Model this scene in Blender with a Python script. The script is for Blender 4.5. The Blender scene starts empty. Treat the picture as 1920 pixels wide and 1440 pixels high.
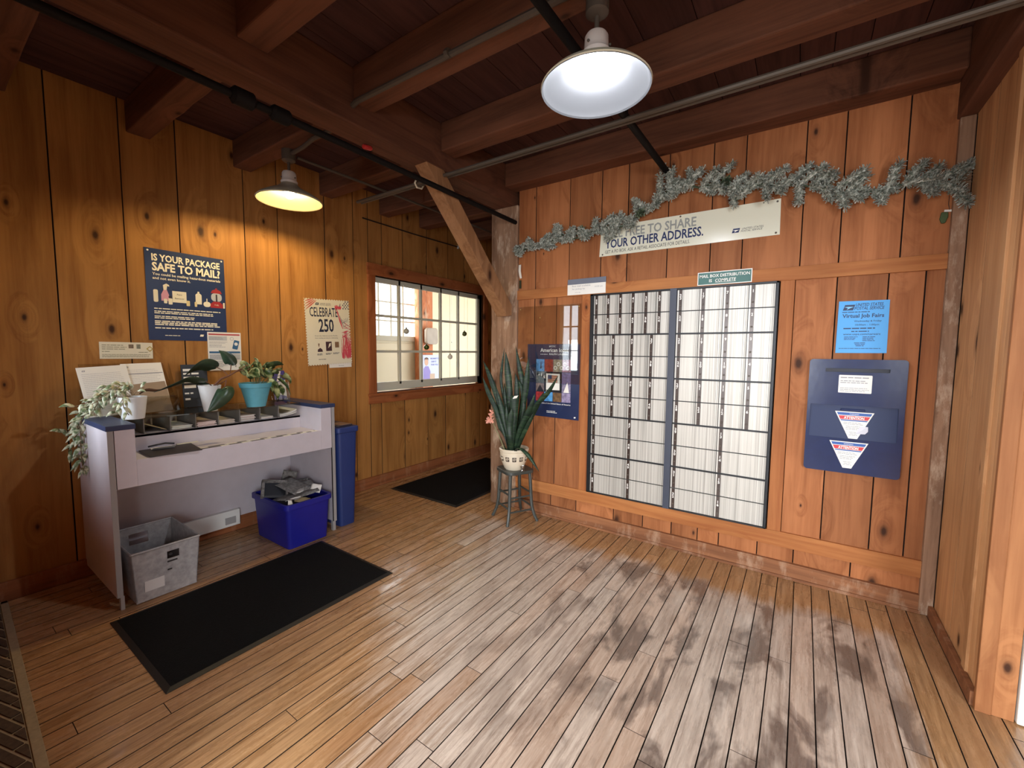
import bpy, bmesh, math, random
from mathutils import Vector, Matrix, Euler
R = math.radians
PI = math.pi
rng = random.Random(7)
scene = bpy.context.scene
COL = scene.collection

# ---------------------------------------------------------------- camera
YAW, PITCH, ROLL = R(34.4), R(4.45), R(0.5)
_f = Vector((-math.sin(YAW) * math.cos(PITCH), math.cos(YAW) * math.cos(PITCH), -math.sin(PITCH)))
_r = Vector((math.cos(YAW), math.sin(YAW), 0))
_u = _r.cross(_f)
_r, _u = _r * math.cos(ROLL) + _u * math.sin(ROLL), -_r * math.sin(ROLL) + _u * math.cos(ROLL)
cam_data = bpy.data.cameras.new('camera')
cam_data.sensor_width = 36.0
cam_data.lens = 36.0 * 795.0 / 1920.0
cam_data.clip_start = 0.02
cam = bpy.data.objects.new('camera', cam_data)
COL.objects.link(cam)
cam.matrix_world = Matrix(((_r.x, _u.x, -_f.x, 0), (_r.y, _u.y, -_f.y, 0), (_r.z, _u.z, -_f.z, 1.36), (0, 0, 0, 1)))
scene.camera = cam

# ---------------------------------------------------------------- exposure, sky, daylight
vs = scene.view_settings
vs.view_transform = 'Standard'
vs.look = 'None'
vs.gamma = 1.0
vs.use_curve_mapping = False
vs.exposure = 0.0
scene.cycles.use_denoising = True
scene.cycles.sample_clamp_indirect = 6.0
scene.cycles.max_bounces = 8

world = bpy.data.worlds.new('overcast_sky')
scene.world = world
world.use_nodes = True
bg = world.node_tree.nodes['Background']
bg.inputs[0].default_value = (0.86, 0.93, 1.0, 1)
bg.inputs[1].default_value = 4.0


def area(name, loc, rot, sx, sy, power, color, spread=180):
    d = bpy.data.lights.new(name, 'AREA')
    d.shape = 'RECTANGLE'
    d.size, d.size_y = sx, sy
    d.energy = power
    d.color = color
    d.spread = R(spread)
    o = bpy.data.objects.new(name, d)
    COL.objects.link(o)
    o.location = loc
    o.rotation_euler = rot
    return o


# overcast daylight through a front window, an added unseen vestibule window, the corner window and the far window of the next room
area('daylight_front', (-0.68, -1.80, 1.30), (R(52), 0, 0), 1.4, 1.75, 92, (0.95, 0.97, 1.0), 135)
area('daylight_added', (1.95, -1.82, 1.30), (R(52), 0, R(34)), 1.3, 1.75, 145, (0.93, 0.96, 1.0), 125)  # added area light behind the camera, brightens the counter front
area('daylight_corner', (-3.02, -0.42, 1.3), (R(80), 0, 0), 0.4, 0.5, 11, (0.80, 0.89, 1.0), 110)
area('daylight_next_room', (-5.55, 4.24, 2.1), (R(90), 0, R(-90)), 1.25, 1.1, 42, (1.0, 0.97, 0.92))


# ---------------------------------------------------------------- helpers: materials
def lin(c):
    return c / 12.92 if c <= 0.04045 else ((c + 0.055) / 1.055) ** 2.4


def rgb(r, g, b):
    return (lin(r / 255), lin(g / 255), lin(b / 255), 1)


MATS = {}


def newmat(name):
    m = bpy.data.materials.new(name)
    m.use_nodes = True
    nt = m.node_tree
    bsdf = nt.nodes['Principled BSDF']
    return m, nt, bsdf


def N(nt, typ, **kw):
    n = nt.nodes.new(typ)
    for k, v in kw.items():
        setattr(n, k, v)
    return n


def mathn(nt, op, a, b=None, clamp=False):
    n = N(nt, 'ShaderNodeMath', operation=op)
    n.use_clamp = clamp
    for i, x in enumerate((a, b)):
        if x is None:
            continue
        if isinstance(x, (int, float)):
            n.inputs[i].default_value = x
        else:
            nt.links.new(x, n.inputs[i])
    return n.outputs[0]


def mixc(nt, fac, a, b, typ='MIX'):
    n = N(nt, 'ShaderNodeMix', data_type='RGBA', blend_type=typ)
    for sock, x in ((n.inputs[0], fac), (n.inputs[6], a), (n.inputs[7], b)):
        if isinstance(x, (int, float)):
            sock.default_value = x
        elif isinstance(x, tuple):
            sock.default_value = x
        else:
            nt.links.new(x, sock)
    return n.outputs[2]


def ramp(nt, fac, stops):
    n = N(nt, 'ShaderNodeValToRGB')
    e = n.color_ramp.elements
    while len(e) < len(stops):
        e.new(0.5)
    for el, (p, c) in zip(e, stops):
        el.position = p
        el.color = c if isinstance(c, tuple) else (c, c, c, 1)
    nt.links.new(fac, n.inputs[0])
    return n.outputs[0]


def noise(nt, vec, scale, detail=4, rough=0.55, dist=0.0):
    n = N(nt, 'ShaderNodeTexNoise')
    n.inputs['Scale'].default_value = scale
    n.inputs['Detail'].default_value = detail
    n.inputs['Roughness'].default_value = rough
    n.inputs['Distortion'].default_value = dist
    nt.links.new(vec, n.inputs['Vector'])
    return n.outputs[0]


def mapping(nt, vec, scale, loc=(0, 0, 0)):
    n = N(nt, 'ShaderNodeMapping')
    n.inputs['Scale'].default_value = scale
    n.inputs['Location'].default_value = loc
    nt.links.new(vec, n.inputs['Vector'])
    return n.outputs[0]


def bump(nt, bsdf, h, strength, dist=0.01):
    b = N(nt, 'ShaderNodeBump')
    b.inputs['Strength'].default_value = strength
    b.inputs['Distance'].default_value = dist
    nt.links.new(h, b.inputs['Height'])
    nt.links.new(b.outputs[0], bsdf.inputs['Normal'])


def plain(name, col, rough=0.5, metal=0.0, spec=0.5, mottle=0.0, mscale=8.0, bumpy=0.0, coat=0.0, emit=None):
    if name in MATS:
        return MATS[name]
    m, nt, b = newmat(name)
    b.inputs['Base Color'].default_value = col
    b.inputs['Roughness'].default_value = rough
    b.inputs['Metallic'].default_value = metal
    b.inputs['Specular IOR Level'].default_value = spec
    b.inputs['Coat Weight'].default_value = coat
    if mottle or bumpy:
        tc = N(nt, 'ShaderNodeTexCoord')
        nz = noise(nt, tc.outputs['Object'], mscale, 5)
        if mottle:
            lo = tuple(c * (1 - mottle) for c in col[:3]) + (1,)
            hi = tuple(min(1, c * (1 + mottle)) for c in col[:3]) + (1,)
            nt.links.new(ramp(nt, nz, [(0.3, lo), (0.7, hi)]), b.inputs['Base Color'])
        if bumpy:
            bump(nt, b, nz, bumpy)
    if emit:
        b.inputs['Emission Color'].default_value = emit[0]
        b.inputs['Emission Strength'].default_value = emit[1]
    MATS[name] = m
    return m


def wood(name, base, dark, knot=(0.042, 0.016, 0.008, 1), axis=2, plane='xz', var=0.22, knots=True, rough=0.6,
         scuff=None, spec=0.18, kd=1.0):
    """sawn pine or old timber; grain runs along axis; every board (mesh island) gets its own tone and figure"""
    m, nt, b = newmat(name)
    tc = N(nt, 'ShaderNodeTexCoord')
    geo = N(nt, 'ShaderNodeNewGeometry')
    rnd = geo.outputs['Random Per Island']
    off = N(nt, 'ShaderNodeCombineXYZ')
    for i, k in enumerate((37.3, 91.7, 53.1)):
        nt.links.new(mathn(nt, 'MULTIPLY', rnd, k), off.inputs[i])
    add = N(nt, 'ShaderNodeVectorMath', operation='ADD')
    nt.links.new(tc.outputs['Object'], add.inputs[0])
    nt.links.new(off.outputs[0], add.inputs[1])
    vec = add.outputs[0]
    s1, s2 = [11.0] * 3, [70.0] * 3
    s1[axis], s2[axis] = 0.9, 3.0
    kfac = None
    if knots:
        sep = N(nt, 'ShaderNodeSeparateXYZ')
        nt.links.new(vec, sep.inputs[0])
        cmb = N(nt, 'ShaderNodeCombineXYZ')
        for i, ch in enumerate(plane):
            k = 1.45 if 'xyz'.index(ch) == axis else 2.9
            nt.links.new(mathn(nt, 'MULTIPLY', sep.outputs['xyz'.index(ch)], k * kd), cmb.inputs[i])
        vo = N(nt, 'ShaderNodeTexVoronoi', voronoi_dimensions='2D')
        vo.inputs['Scale'].default_value = 1.0
        vo.inputs['Randomness'].default_value = 1.0
        nt.links.new(cmb.outputs[0], vo.inputs['Vector'])
        sepc = N(nt, 'ShaderNodeSeparateColor')
        nt.links.new(vo.outputs['Color'], sepc.inputs[0])
        dd = mathn(nt, 'DIVIDE', vo.outputs['Distance'], mathn(nt, 'ADD', mathn(nt, 'MULTIPLY', sepc.outputs[0], 0.62), 0.16))
        wob = mathn(nt, 'MULTIPLY', noise(nt, mapping(nt, vec, (30, 30, 30)), 1.0, 2), 0.03)
        dd = mathn(nt, 'ADD', dd, wob)
        kfac = ramp(nt, dd, [(0.0, 1.0), (0.055, 0.95), (0.085, 0.6), (0.11, 0.3), (0.2, 0.0)])
        swirl = ramp(nt, dd, [(0.0, 1.0), (0.6, 0.0)])
    vv = mapping(nt, vec, tuple(s1))
    if knots:
        # grain bends around the knots
        sw = N(nt, 'ShaderNodeVectorMath', operation='SCALE')
        nt.links.new(swirl, sw.inputs[0])
        sw.inputs['Scale'].default_value = 1.6
        ad2 = N(nt, 'ShaderNodeVectorMath', operation='ADD')
        nt.links.new(vv, ad2.inputs[0])
        nt.links.new(sw.outputs[0], ad2.inputs[1])
        vv = ad2.outputs[0]
    g1 = noise(nt, vv, 1.0, 5, 0.6, 0.6)
    g2 = noise(nt, mapping(nt, vec, tuple(s2)), 1.0, 3, 0.6)
    blot = noise(nt, mapping(nt, vec, (2.2, 2.2, 2.2)), 1.0, 3)
    gf = mathn(nt, 'ADD', mathn(nt, 'MULTIPLY', g1, 0.75), mathn(nt, 'MULTIPLY', g2, 0.25))
    c = ramp(nt, gf, [(0.34, dark), (0.56, base), (0.8, tuple(min(1, x * 1.15) for x in base[:3]) + (1,))])
    tone = mathn(nt, 'ADD', mathn(nt, 'MULTIPLY', rnd, var), 1.0 - var * 0.5)
    tone = mathn(nt, 'MULTIPLY', tone, mathn(nt, 'ADD', mathn(nt, 'MULTIPLY', blot, 0.45), 0.78))
    tcol = N(nt, 'ShaderNodeCombineColor')
    for i in range(3):
        nt.links.new(tone, tcol.inputs[i])
    c = mixc(nt, 1.0, c, tcol.outputs[0], 'MULTIPLY')
    if knots:
        c = mixc(nt, kfac, c, knot)
    if scuff:
        sc = noise(nt, mapping(nt, tc.outputs['Object'], (9, 9, 3.0)), 1.0, 6, 0.7)
        lowhi = ramp(nt, sc, [(0.52, 0.0), (0.66, scuff[1])])
        c = mixc(nt, lowhi, c, scuff[0])
    nt.links.new(c, b.inputs['Base Color'])
    b.inputs['Roughness'].default_value = rough
    b.inputs['Specular IOR Level'].default_value = spec
    bump(nt, b, g2, 0.12, 0.004)
    MATS[name] = m
    return m


# ---------------------------------------------------------------- helpers: meshes
class MB:
    def __init__(self):
        self.v, self.f, self.m = [], [], []

    def add(self, vs, fs, mi=0, M=None):
        o = len(self.v)
        for p in vs:
            self.v.append(M @ Vector(p) if M is not None else Vector(p))
        for q in fs:
            self.f.append([o + i for i in q])
            self.m.append(mi)
        return self

    def box(self, x0, x1, y0, y1, z0, z1, mi=0, M=None):
        vs = [(x0, y0, z0), (x1, y0, z0), (x1, y1, z0), (x0, y1, z0), (x0, y0, z1), (x1, y0, z1), (x1, y1, z1), (x0, y1, z1)]
        fs = [(0, 3, 2, 1), (4, 5, 6, 7), (0, 1, 5, 4), (1, 2, 6, 5), (2, 3, 7, 6), (3, 0, 4, 7)]
        return self.add(vs, fs, mi, M)

    def plank(self, x0, x1, y0, y1, z0, z1, face, mi=0, side=1):
        """a board whose show face ('+z', '-y', '+x' or '-x') has its own material and whose sawn edges are darker"""
        n0 = len(self.m)
        self.box(x0, x1, y0, y1, z0, z1, side)
        k = {'+z': 1, '-y': 2, '+x': 3, '-x': 5}[face]
        self.m[n0 + k] = mi
        return self

    def prism(self, poly, z0, z1, mi=0, M=None):
        n = len(poly)
        vs = [(p[0], p[1], z0) for p in poly] + [(p[0], p[1], z1) for p in poly]
        fs = [tuple(range(n))[::-1], tuple(range(n, 2 * n))]
        fs += [(i, (i + 1) % n, n + (i + 1) % n, n + i) for i in range(n)]
        return self.add(vs, fs, mi, M)

    def quad(self, a, b, c, d, mi=0):
        return self.add([a, b, c, d], [(0, 1, 2, 3)], mi)

    def tube(self, path, r, n=8, mi=0, cap=True):
        path = [Vector(p) for p in path]
        k = len(path)
        rs = r if isinstance(r, (list, tuple)) else [r] * k
        t = (path[1] - path[0]).normalized()
        up = Vector((0, 0, 1)) if abs(t.z) < 0.9 else Vector((1, 0, 0))
        side = t.cross(up).normalized()
        vs = []
        for i, p in enumerate(path):
            if i == 0:
                t = (path[1] - p).normalized()
            elif i == k - 1:
                t = (p - path[i - 1]).normalized()
            else:
                t = ((path[i + 1] - p).normalized() + (p - path[i - 1]).normalized()).normalized()
            side = (side - t * side.dot(t)).normalized()
            up = side.cross(t)
            for j in range(n):
                a = 2 * PI * j / n
                vs.append(p + side * (math.cos(a) * rs[i]) + up * (math.sin(a) * rs[i]))
        fs = []
        for i in range(k - 1):
            for j in range(n):
                fs.append((i * n + j, i * n + (j + 1) % n, (i + 1) * n + (j + 1) % n, (i + 1) * n + j))
        if cap:
            fs.append(tuple(range(n))[::-1])
            fs.append(tuple((k - 1) * n + j for j in range(n)))
        return self.add(vs, fs, mi)

    def lathe(self, prof, c=(0, 0, 0), n=32, mi=0, M=None, closed=False):
        vs, fs = [], []
        k = len(prof)
        for r_, z in prof:
            for j in range(n):
                a = 2 * PI * j / n
                vs.append((c[0] + r_ * math.cos(a), c[1] + r_ * math.sin(a), c[2] + z))
        for i in range(k if closed else k - 1):
            i2 = (i + 1) % k
            for j in range(n):
                fs.append((i * n + j, i * n + (j + 1) % n, i2 * n + (j + 1) % n, i2 * n + j))
        return self.add(vs, fs, mi, M)

    def sphere(self, c, r, n=12, mi=0, sz=1.0):
        prof = [(max(1e-4, r * math.sin(PI * i / n)), -r * sz * math.cos(PI * i / n)) for i in range(n + 1)]
        return self.lathe(prof, c, n * 2 if n < 12 else 20, mi)

    def leaf(self, pts, w, side, fold=0.25, mi=0, prof=None, tipw=0.02):
        """a leaf blade along a path of points: three points across, folded along the midrib"""
        pts = [Vector(p) for p in pts]
        # resample with Catmull-Rom
        P = [pts[0] * 2 - pts[1]] + pts + [pts[-1] * 2 - pts[-2]]
        out = []
        seg = 4
        for i in range(1, len(P) - 2):
            for s in range(seg):
                t = s / seg
                p0, p1, p2, p3 = P[i - 1], P[i], P[i + 1], P[i + 2]
                out.append(0.5 * ((2 * p1) + (p2 - p0) * t + (2 * p0 - 5 * p1 + 4 * p2 - p3) * t * t + (3 * p1 - p0 - 3 * p2 + p3) * t ** 3))
        out.append(pts[-1])
        k = len(out)
        side = Vector(side).normalized()
        vs = []
        for i, p in enumerate(out):
            t = (out[min(i + 1, k - 1)] - out[max(i - 1, 0)]).normalized()
            sd = side - t * side.dot(t)
            if sd.length < 1e-3:
                sd = t.orthogonal()
            sd.normalize()
            nrm = sd.cross(t)
            u = i / (k - 1)
            ww = w * 0.5 * (prof(u) if prof else max(tipw, math.sin(PI * min(1, 0.12 + 0.88 * u)) ** 0.8))
            vs += [p - sd * ww + nrm * ww * fold, p, p + sd * ww + nrm * ww * fold]
        fs = []
        for i in range(k - 1):
            a = i * 3
            fs += [(a, a + 1, a + 4, a + 3), (a + 1, a + 2, a + 5, a + 4)]
        return self.add(vs, fs, mi)

    def make(self, name, mats, base=(0, 0, 0), smooth=False, bevel=0.0, solid=0.0, angle=40):
        base = Vector(base)
        me = bpy.data.meshes.new(name)
        me.from_pydata([tuple(p - base) for p in self.v], [], self.f)
        if not isinstance(mats, (list, tuple)):
            mats = [mats]
        for m_ in mats:
            me.materials.append(m_)
        me.polygons.foreach_set('material_index', self.m)
        bm = bmesh.new()
        bm.from_mesh(me)
        bmesh.ops.recalc_face_normals(bm, faces=bm.faces)
        bm.to_mesh(me)
        bm.free()
        if smooth:
            me.polygons.foreach_set('use_smooth', [True] * len(me.polygons))
            me.set_sharp_from_angle(angle=R(angle))
        me.update()
        o = bpy.data.objects.new(name, me)
        COL.objects.link(o)
        if solid:
            md = o.modifiers.new('solid', 'SOLIDIFY')
            md.thickness = solid
            md.offset = 0
        if bevel:
            md = o.modifiers.new('bevel', 'BEVEL')
            md.width = bevel
            md.segments = 2
            md.limit_method = 'ANGLE'
            md.angle_limit = R(50)
        return o


BASE = {}


def tag(o, label=None, cat=None, group=None, kind=None):
    if label:
        o['label'] = label
    if cat:
        o['category'] = cat
    if group:
        o['group'] = group
    if kind:
        o['kind'] = kind
    return o


def thing(name, label, cat, loc, group=None, M=None):
    o = bpy.data.objects.new(name, None)
    o.empty_display_size = 0.05
    COL.objects.link(o)
    if M is not None:
        o.matrix_world = M
        BASE[o] = Vector((0, 0, 0))
    else:
        o.location = loc
        BASE[o] = Vector(loc)
    return tag(o, label, cat, group)


def part(mb, name, mats, parent, **kw):
    """links the builder's shapes as ONE mesh object under its thing (or under a part)"""
    base = BASE.get(parent, Vector((0, 0, 0)))
    o = mb.make(name, mats, base=base, **kw)
    o.parent = parent
    BASE[o] = base
    return o


def single(mb, name, mats, label, cat, loc, group=None, M=None, **kw):
    """a thing that is one mesh"""
    if M is not None:
        o = mb.make(name, mats, **kw)
        o.matrix_world = M
        BASE[o] = Vector((0, 0, 0))
    else:
        o = mb.make(name, mats, base=loc, **kw)
        o.location = loc
        BASE[o] = Vector(loc)
    return tag(o, label, cat, group)


def struct(mb, name, mats, **kw):
    o = mb.make(name, mats, **kw)
    o['kind'] = 'structure'
    BASE[o] = Vector((0, 0, 0))
    return o


# ---- lettering -------------------------------------------------------------
_txt = {}


def text_mesh(s, bold=0.0, shear=0.0):
    key = (s, bold, shear)
    if key not in _txt:
        cu = bpy.data.curves.new('lettering', 'FONT')
        cu.body = s
        cu.offset = bold
        cu.shear = shear
        cu.resolution_u = 2
        ob = bpy.data.objects.new('lettering_tmp', cu)
        COL.objects.link(ob)
        dg = bpy.context.evaluated_depsgraph_get()
        me = bpy.data.meshes.new_from_object(ob.evaluated_get(dg))
        vs = [tuple(v.co) for v in me.vertices]
        fs = [tuple(p.vertices) for p in me.polygons]
        bpy.data.objects.remove(ob)
        bpy.data.curves.remove(cu)
        bpy.data.meshes.remove(me)
        _txt[key] = (vs, fs)
    return _txt[key]


CAP = 0.7


def put_text(mb, s, x, y, h, z, align='l', fit=None, bold=0.0, shear=0.0, mi=0, maxw=None):
    """letters of cap height h with their baseline start (or centre) at x, y, lying flat at height z"""
    vs, fs = text_mesh(s, bold, shear)
    if not vs:
        return
    x0 = min(v[0] for v in vs)
    x1 = max(v[0] for v in vs)
    sy = h / CAP
    sx = sy if fit is None else fit / (x1 - x0)
    if maxw and sx * (x1 - x0) > maxw:
        sx = maxw / (x1 - x0)
    w = (x1 - x0) * sx
    ox = x if align == 'l' else (x - w / 2 if align == 'c' else x - w)
    mb.add([(ox + (v[0] - x0) * sx, y + v[1] * sy, z) for v in vs], fs, mi)


def lines(mb, x0, x1, ys, h, z, seed=0, fill=(0.7, 1.0), mi=0, align='l'):
    """rows of print too small to read: broken runs of word-length dashes"""
    rr = random.Random(seed)
    for y in ys:
        L = (x1 - x0) * rr.uniform(*fill)
        a = x0 if align == 'l' else (x0 + x1) / 2 - L / 2
        e = a + L
        while a < e - h:
            w = min(rr.uniform(2.0, 7.0) * h, e - a)
            mb.add([(a, y, z), (a + w, y, z), (a + w, y + h, z), (a, y + h, z)], [(0, 1, 2, 3)], mi)
            a += w + 0.7 * h


def rect(mb, x0, x1, y0, y1, z, mi=0):
    mb.add([(x0, y0, z), (x1, y0, z), (x1, y1, z), (x0, y1, z)], [(0, 1, 2, 3)], mi)


def poly(mb, pts, z, mi=0):
    mb.add([(p[0], p[1], z) for p in pts], [tuple(range(len(pts)))], mi)


def on_back(u, v, off=0.0, rot=0.0):
    """local x = right, y = up, z = out of the mailbox wall"""
    return Matrix.Translation((u, 3.0 - off, v)) @ Euler((R(90), 0, 0)).to_matrix().to_4x4() @ Matrix.Rotation(rot, 4, 'Z')


def on_left(u, v, off=0.0, rot=0.0):
    """local x = right (+Y), y = up, z = out of the left wall"""
    return Matrix.Translation((-3.47 + off, u, v)) @ Euler((R(90), 0, R(90))).to_matrix().to_4x4() @ Matrix.Rotation(rot, 4, 'Z')


def rrect(w, h, r, n=5, cx=0, cy=0):
    pts = []
    for qx, qy, a0 in ((1, 1, 0), (-1, 1, 90), (-1, -1, 180), (1, -1, 270)):
        for i in range(n + 1):
            a = R(a0 + 90 * i / n)
            pts.append((cx + qx * (w / 2 - r) + r * math.cos(a), cy + qy * (h / 2 - r) + r * math.sin(a)))
    return pts


def eagle(mb, x, y, h, z, mi_blue, mi_white):
    """small slanted emblem: a dark parallelogram with a swept white wing and beak"""
    w = h * 1.75
    k = 0.28 * h
    poly(mb, [(x, y), (x + w - k, y), (x + w, y + h), (x + k, y + h)], z, mi_blue)
    poly(mb, [(x + 0.62 * k, y + 0.62 * h), (x + w * 0.5, y + 0.66 * h), (x + w * 0.9, y + 0.62 * h), (x + w * 0.62, y + 0.42 * h), (x + w * 0.3, y + 0.1 * h), (x + w * 0.42, y + 0.42 * h)], z + 0.0003, mi_white)


# ---------------------------------------------------------------- materials
PINE = wood('pine_wall', rgb(162, 104, 65), rgb(132, 79, 45), axis=2, plane='xz', var=0.44, kd=1.0)
PINE_L = wood('pine_wall_left', rgb(172, 122, 66), rgb(142, 94, 46), axis=2, plane='yz', var=0.26)
PINE_R = wood('pine_wall_right', rgb(200, 152, 106), rgb(170, 122, 80), axis=2, plane='yz', var=0.3, knots=True)
RAIL = wood('pine_rail', rgb(176, 116, 68), rgb(150, 90, 50), axis=0, plane='xz', var=0.12)
RAIL_Y = wood('pine_rail_side', rgb(164, 98, 58), rgb(134, 74, 40), axis=1, plane='yz', var=0.12)
STILE = wood('pine_stile', rgb(170, 108, 64), rgb(144, 84, 46), axis=2, plane='xz', var=0.15)
STILE_Y = wood('pine_stile_side', rgb(164, 98, 58), rgb(134, 74, 40), axis=2, plane='yz', var=0.15)
BASEB = wood('worn_baseboard', rgb(146, 98, 66), rgb(104, 66, 44), axis=0, plane='xz', var=0.1, knots=False, scuff=(rgb(176, 146, 120), 0.6))
BASEB_Y = wood('worn_baseboard_side', rgb(146, 90, 56), rgb(104, 62, 38), axis=1, plane='yz', var=0.1, knots=False, scuff=(rgb(170, 130, 100), 0.5))
POST = wood('weathered_post', rgb(150, 118, 94), rgb(110, 82, 62), axis=2, plane='xz', var=0.1, knots=True, rough=0.7, scuff=(rgb(200, 178, 154), 0.8), kd=0.7)
BRACE = wood('brace_wood', rgb(162, 120, 84), rgb(128, 90, 60), axis=2, plane='yz', var=0.1, knots=True, rough=0.65, kd=0.8)
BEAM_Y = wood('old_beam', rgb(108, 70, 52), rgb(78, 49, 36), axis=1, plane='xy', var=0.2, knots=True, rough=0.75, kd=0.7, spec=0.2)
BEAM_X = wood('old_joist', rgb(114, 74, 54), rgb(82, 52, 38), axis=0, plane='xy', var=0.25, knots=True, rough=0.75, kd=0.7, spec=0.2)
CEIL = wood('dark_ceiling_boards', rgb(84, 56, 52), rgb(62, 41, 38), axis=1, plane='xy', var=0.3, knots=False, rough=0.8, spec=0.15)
BACKING = plain('dark_backing', rgb(36, 20, 12), 0.9)
WHITE = plain('white_paint', rgb(226, 226, 220), 0.5)
GREYPAINT = plain('grey_laminate', rgb(206, 200, 206), 0.45, mottle=0.03, mscale=14)
GREYEDGE = plain('grey_edge_banding', rgb(160, 158, 156), 0.5)
NAVYTRIM = plain('navy_laminate', rgb(42, 56, 92), 0.4, mottle=0.06)
PAPER = plain('white_paper', rgb(232, 230, 222), 0.55)
PAPERC = plain('cream_paper', rgb(226, 220, 196), 0.5)
INK = plain('black_ink', rgb(40, 42, 48), 0.6)
GREYINK = plain('grey_print', rgb(150, 152, 156), 0.6)
NAVYINK = plain('navy_ink', rgb(26, 44, 92), 0.5)
REDINK = plain('red_ink', rgb(200, 44, 52), 0.5)
BLUEINK = plain('blue_ink', rgb(30, 84, 160), 0.5)
WHITEINK = plain('white_ink', rgb(240, 238, 230), 0.5)
STEEL = plain('galvanised_conduit', rgb(92, 84, 74), 0.55, metal=0.3)
BLACKMETAL = plain('black_pipe', rgb(16, 13, 13), 0.7, spec=0.2)
BLACKFRAME = plain('black_metal_frame', rgb(30, 33, 36), 0.4, metal=0.3)
SLATE = plain('slate_mullion', rgb(58, 64, 78), 0.45, mottle=0.05)

# ================================================================ the setting
def boards_x(mb, edges, y0, y1, z0, z1, gap=0.005, seed=1, mi=0):
    rr = random.Random(seed)
    for a, b in zip(edges[:-1], edges[1:]):
        d = rr.uniform(0, 0.0025)
        mb.plank(a + gap / 2, b - gap / 2, y0 + d, y1, z0, z1, '-y', mi)


def boards_y(mb, edges, x0, x1, z0, z1, gap=0.005, seed=1, mi=0, sgn=1):
    rr = random.Random(seed)
    for a, b in zip(edges[:-1], edges[1:]):
        d = rr.uniform(0, 0.0025)
        if sgn > 0:
            mb.plank(x0, x1 - d, a + gap / 2, b - gap / 2, z0, z1, '+x', mi)
        else:
            mb.plank(x0 + d, x1, a + gap / 2, b - gap / 2, z0, z1, '-x', mi)


ZC = 2.855
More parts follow.
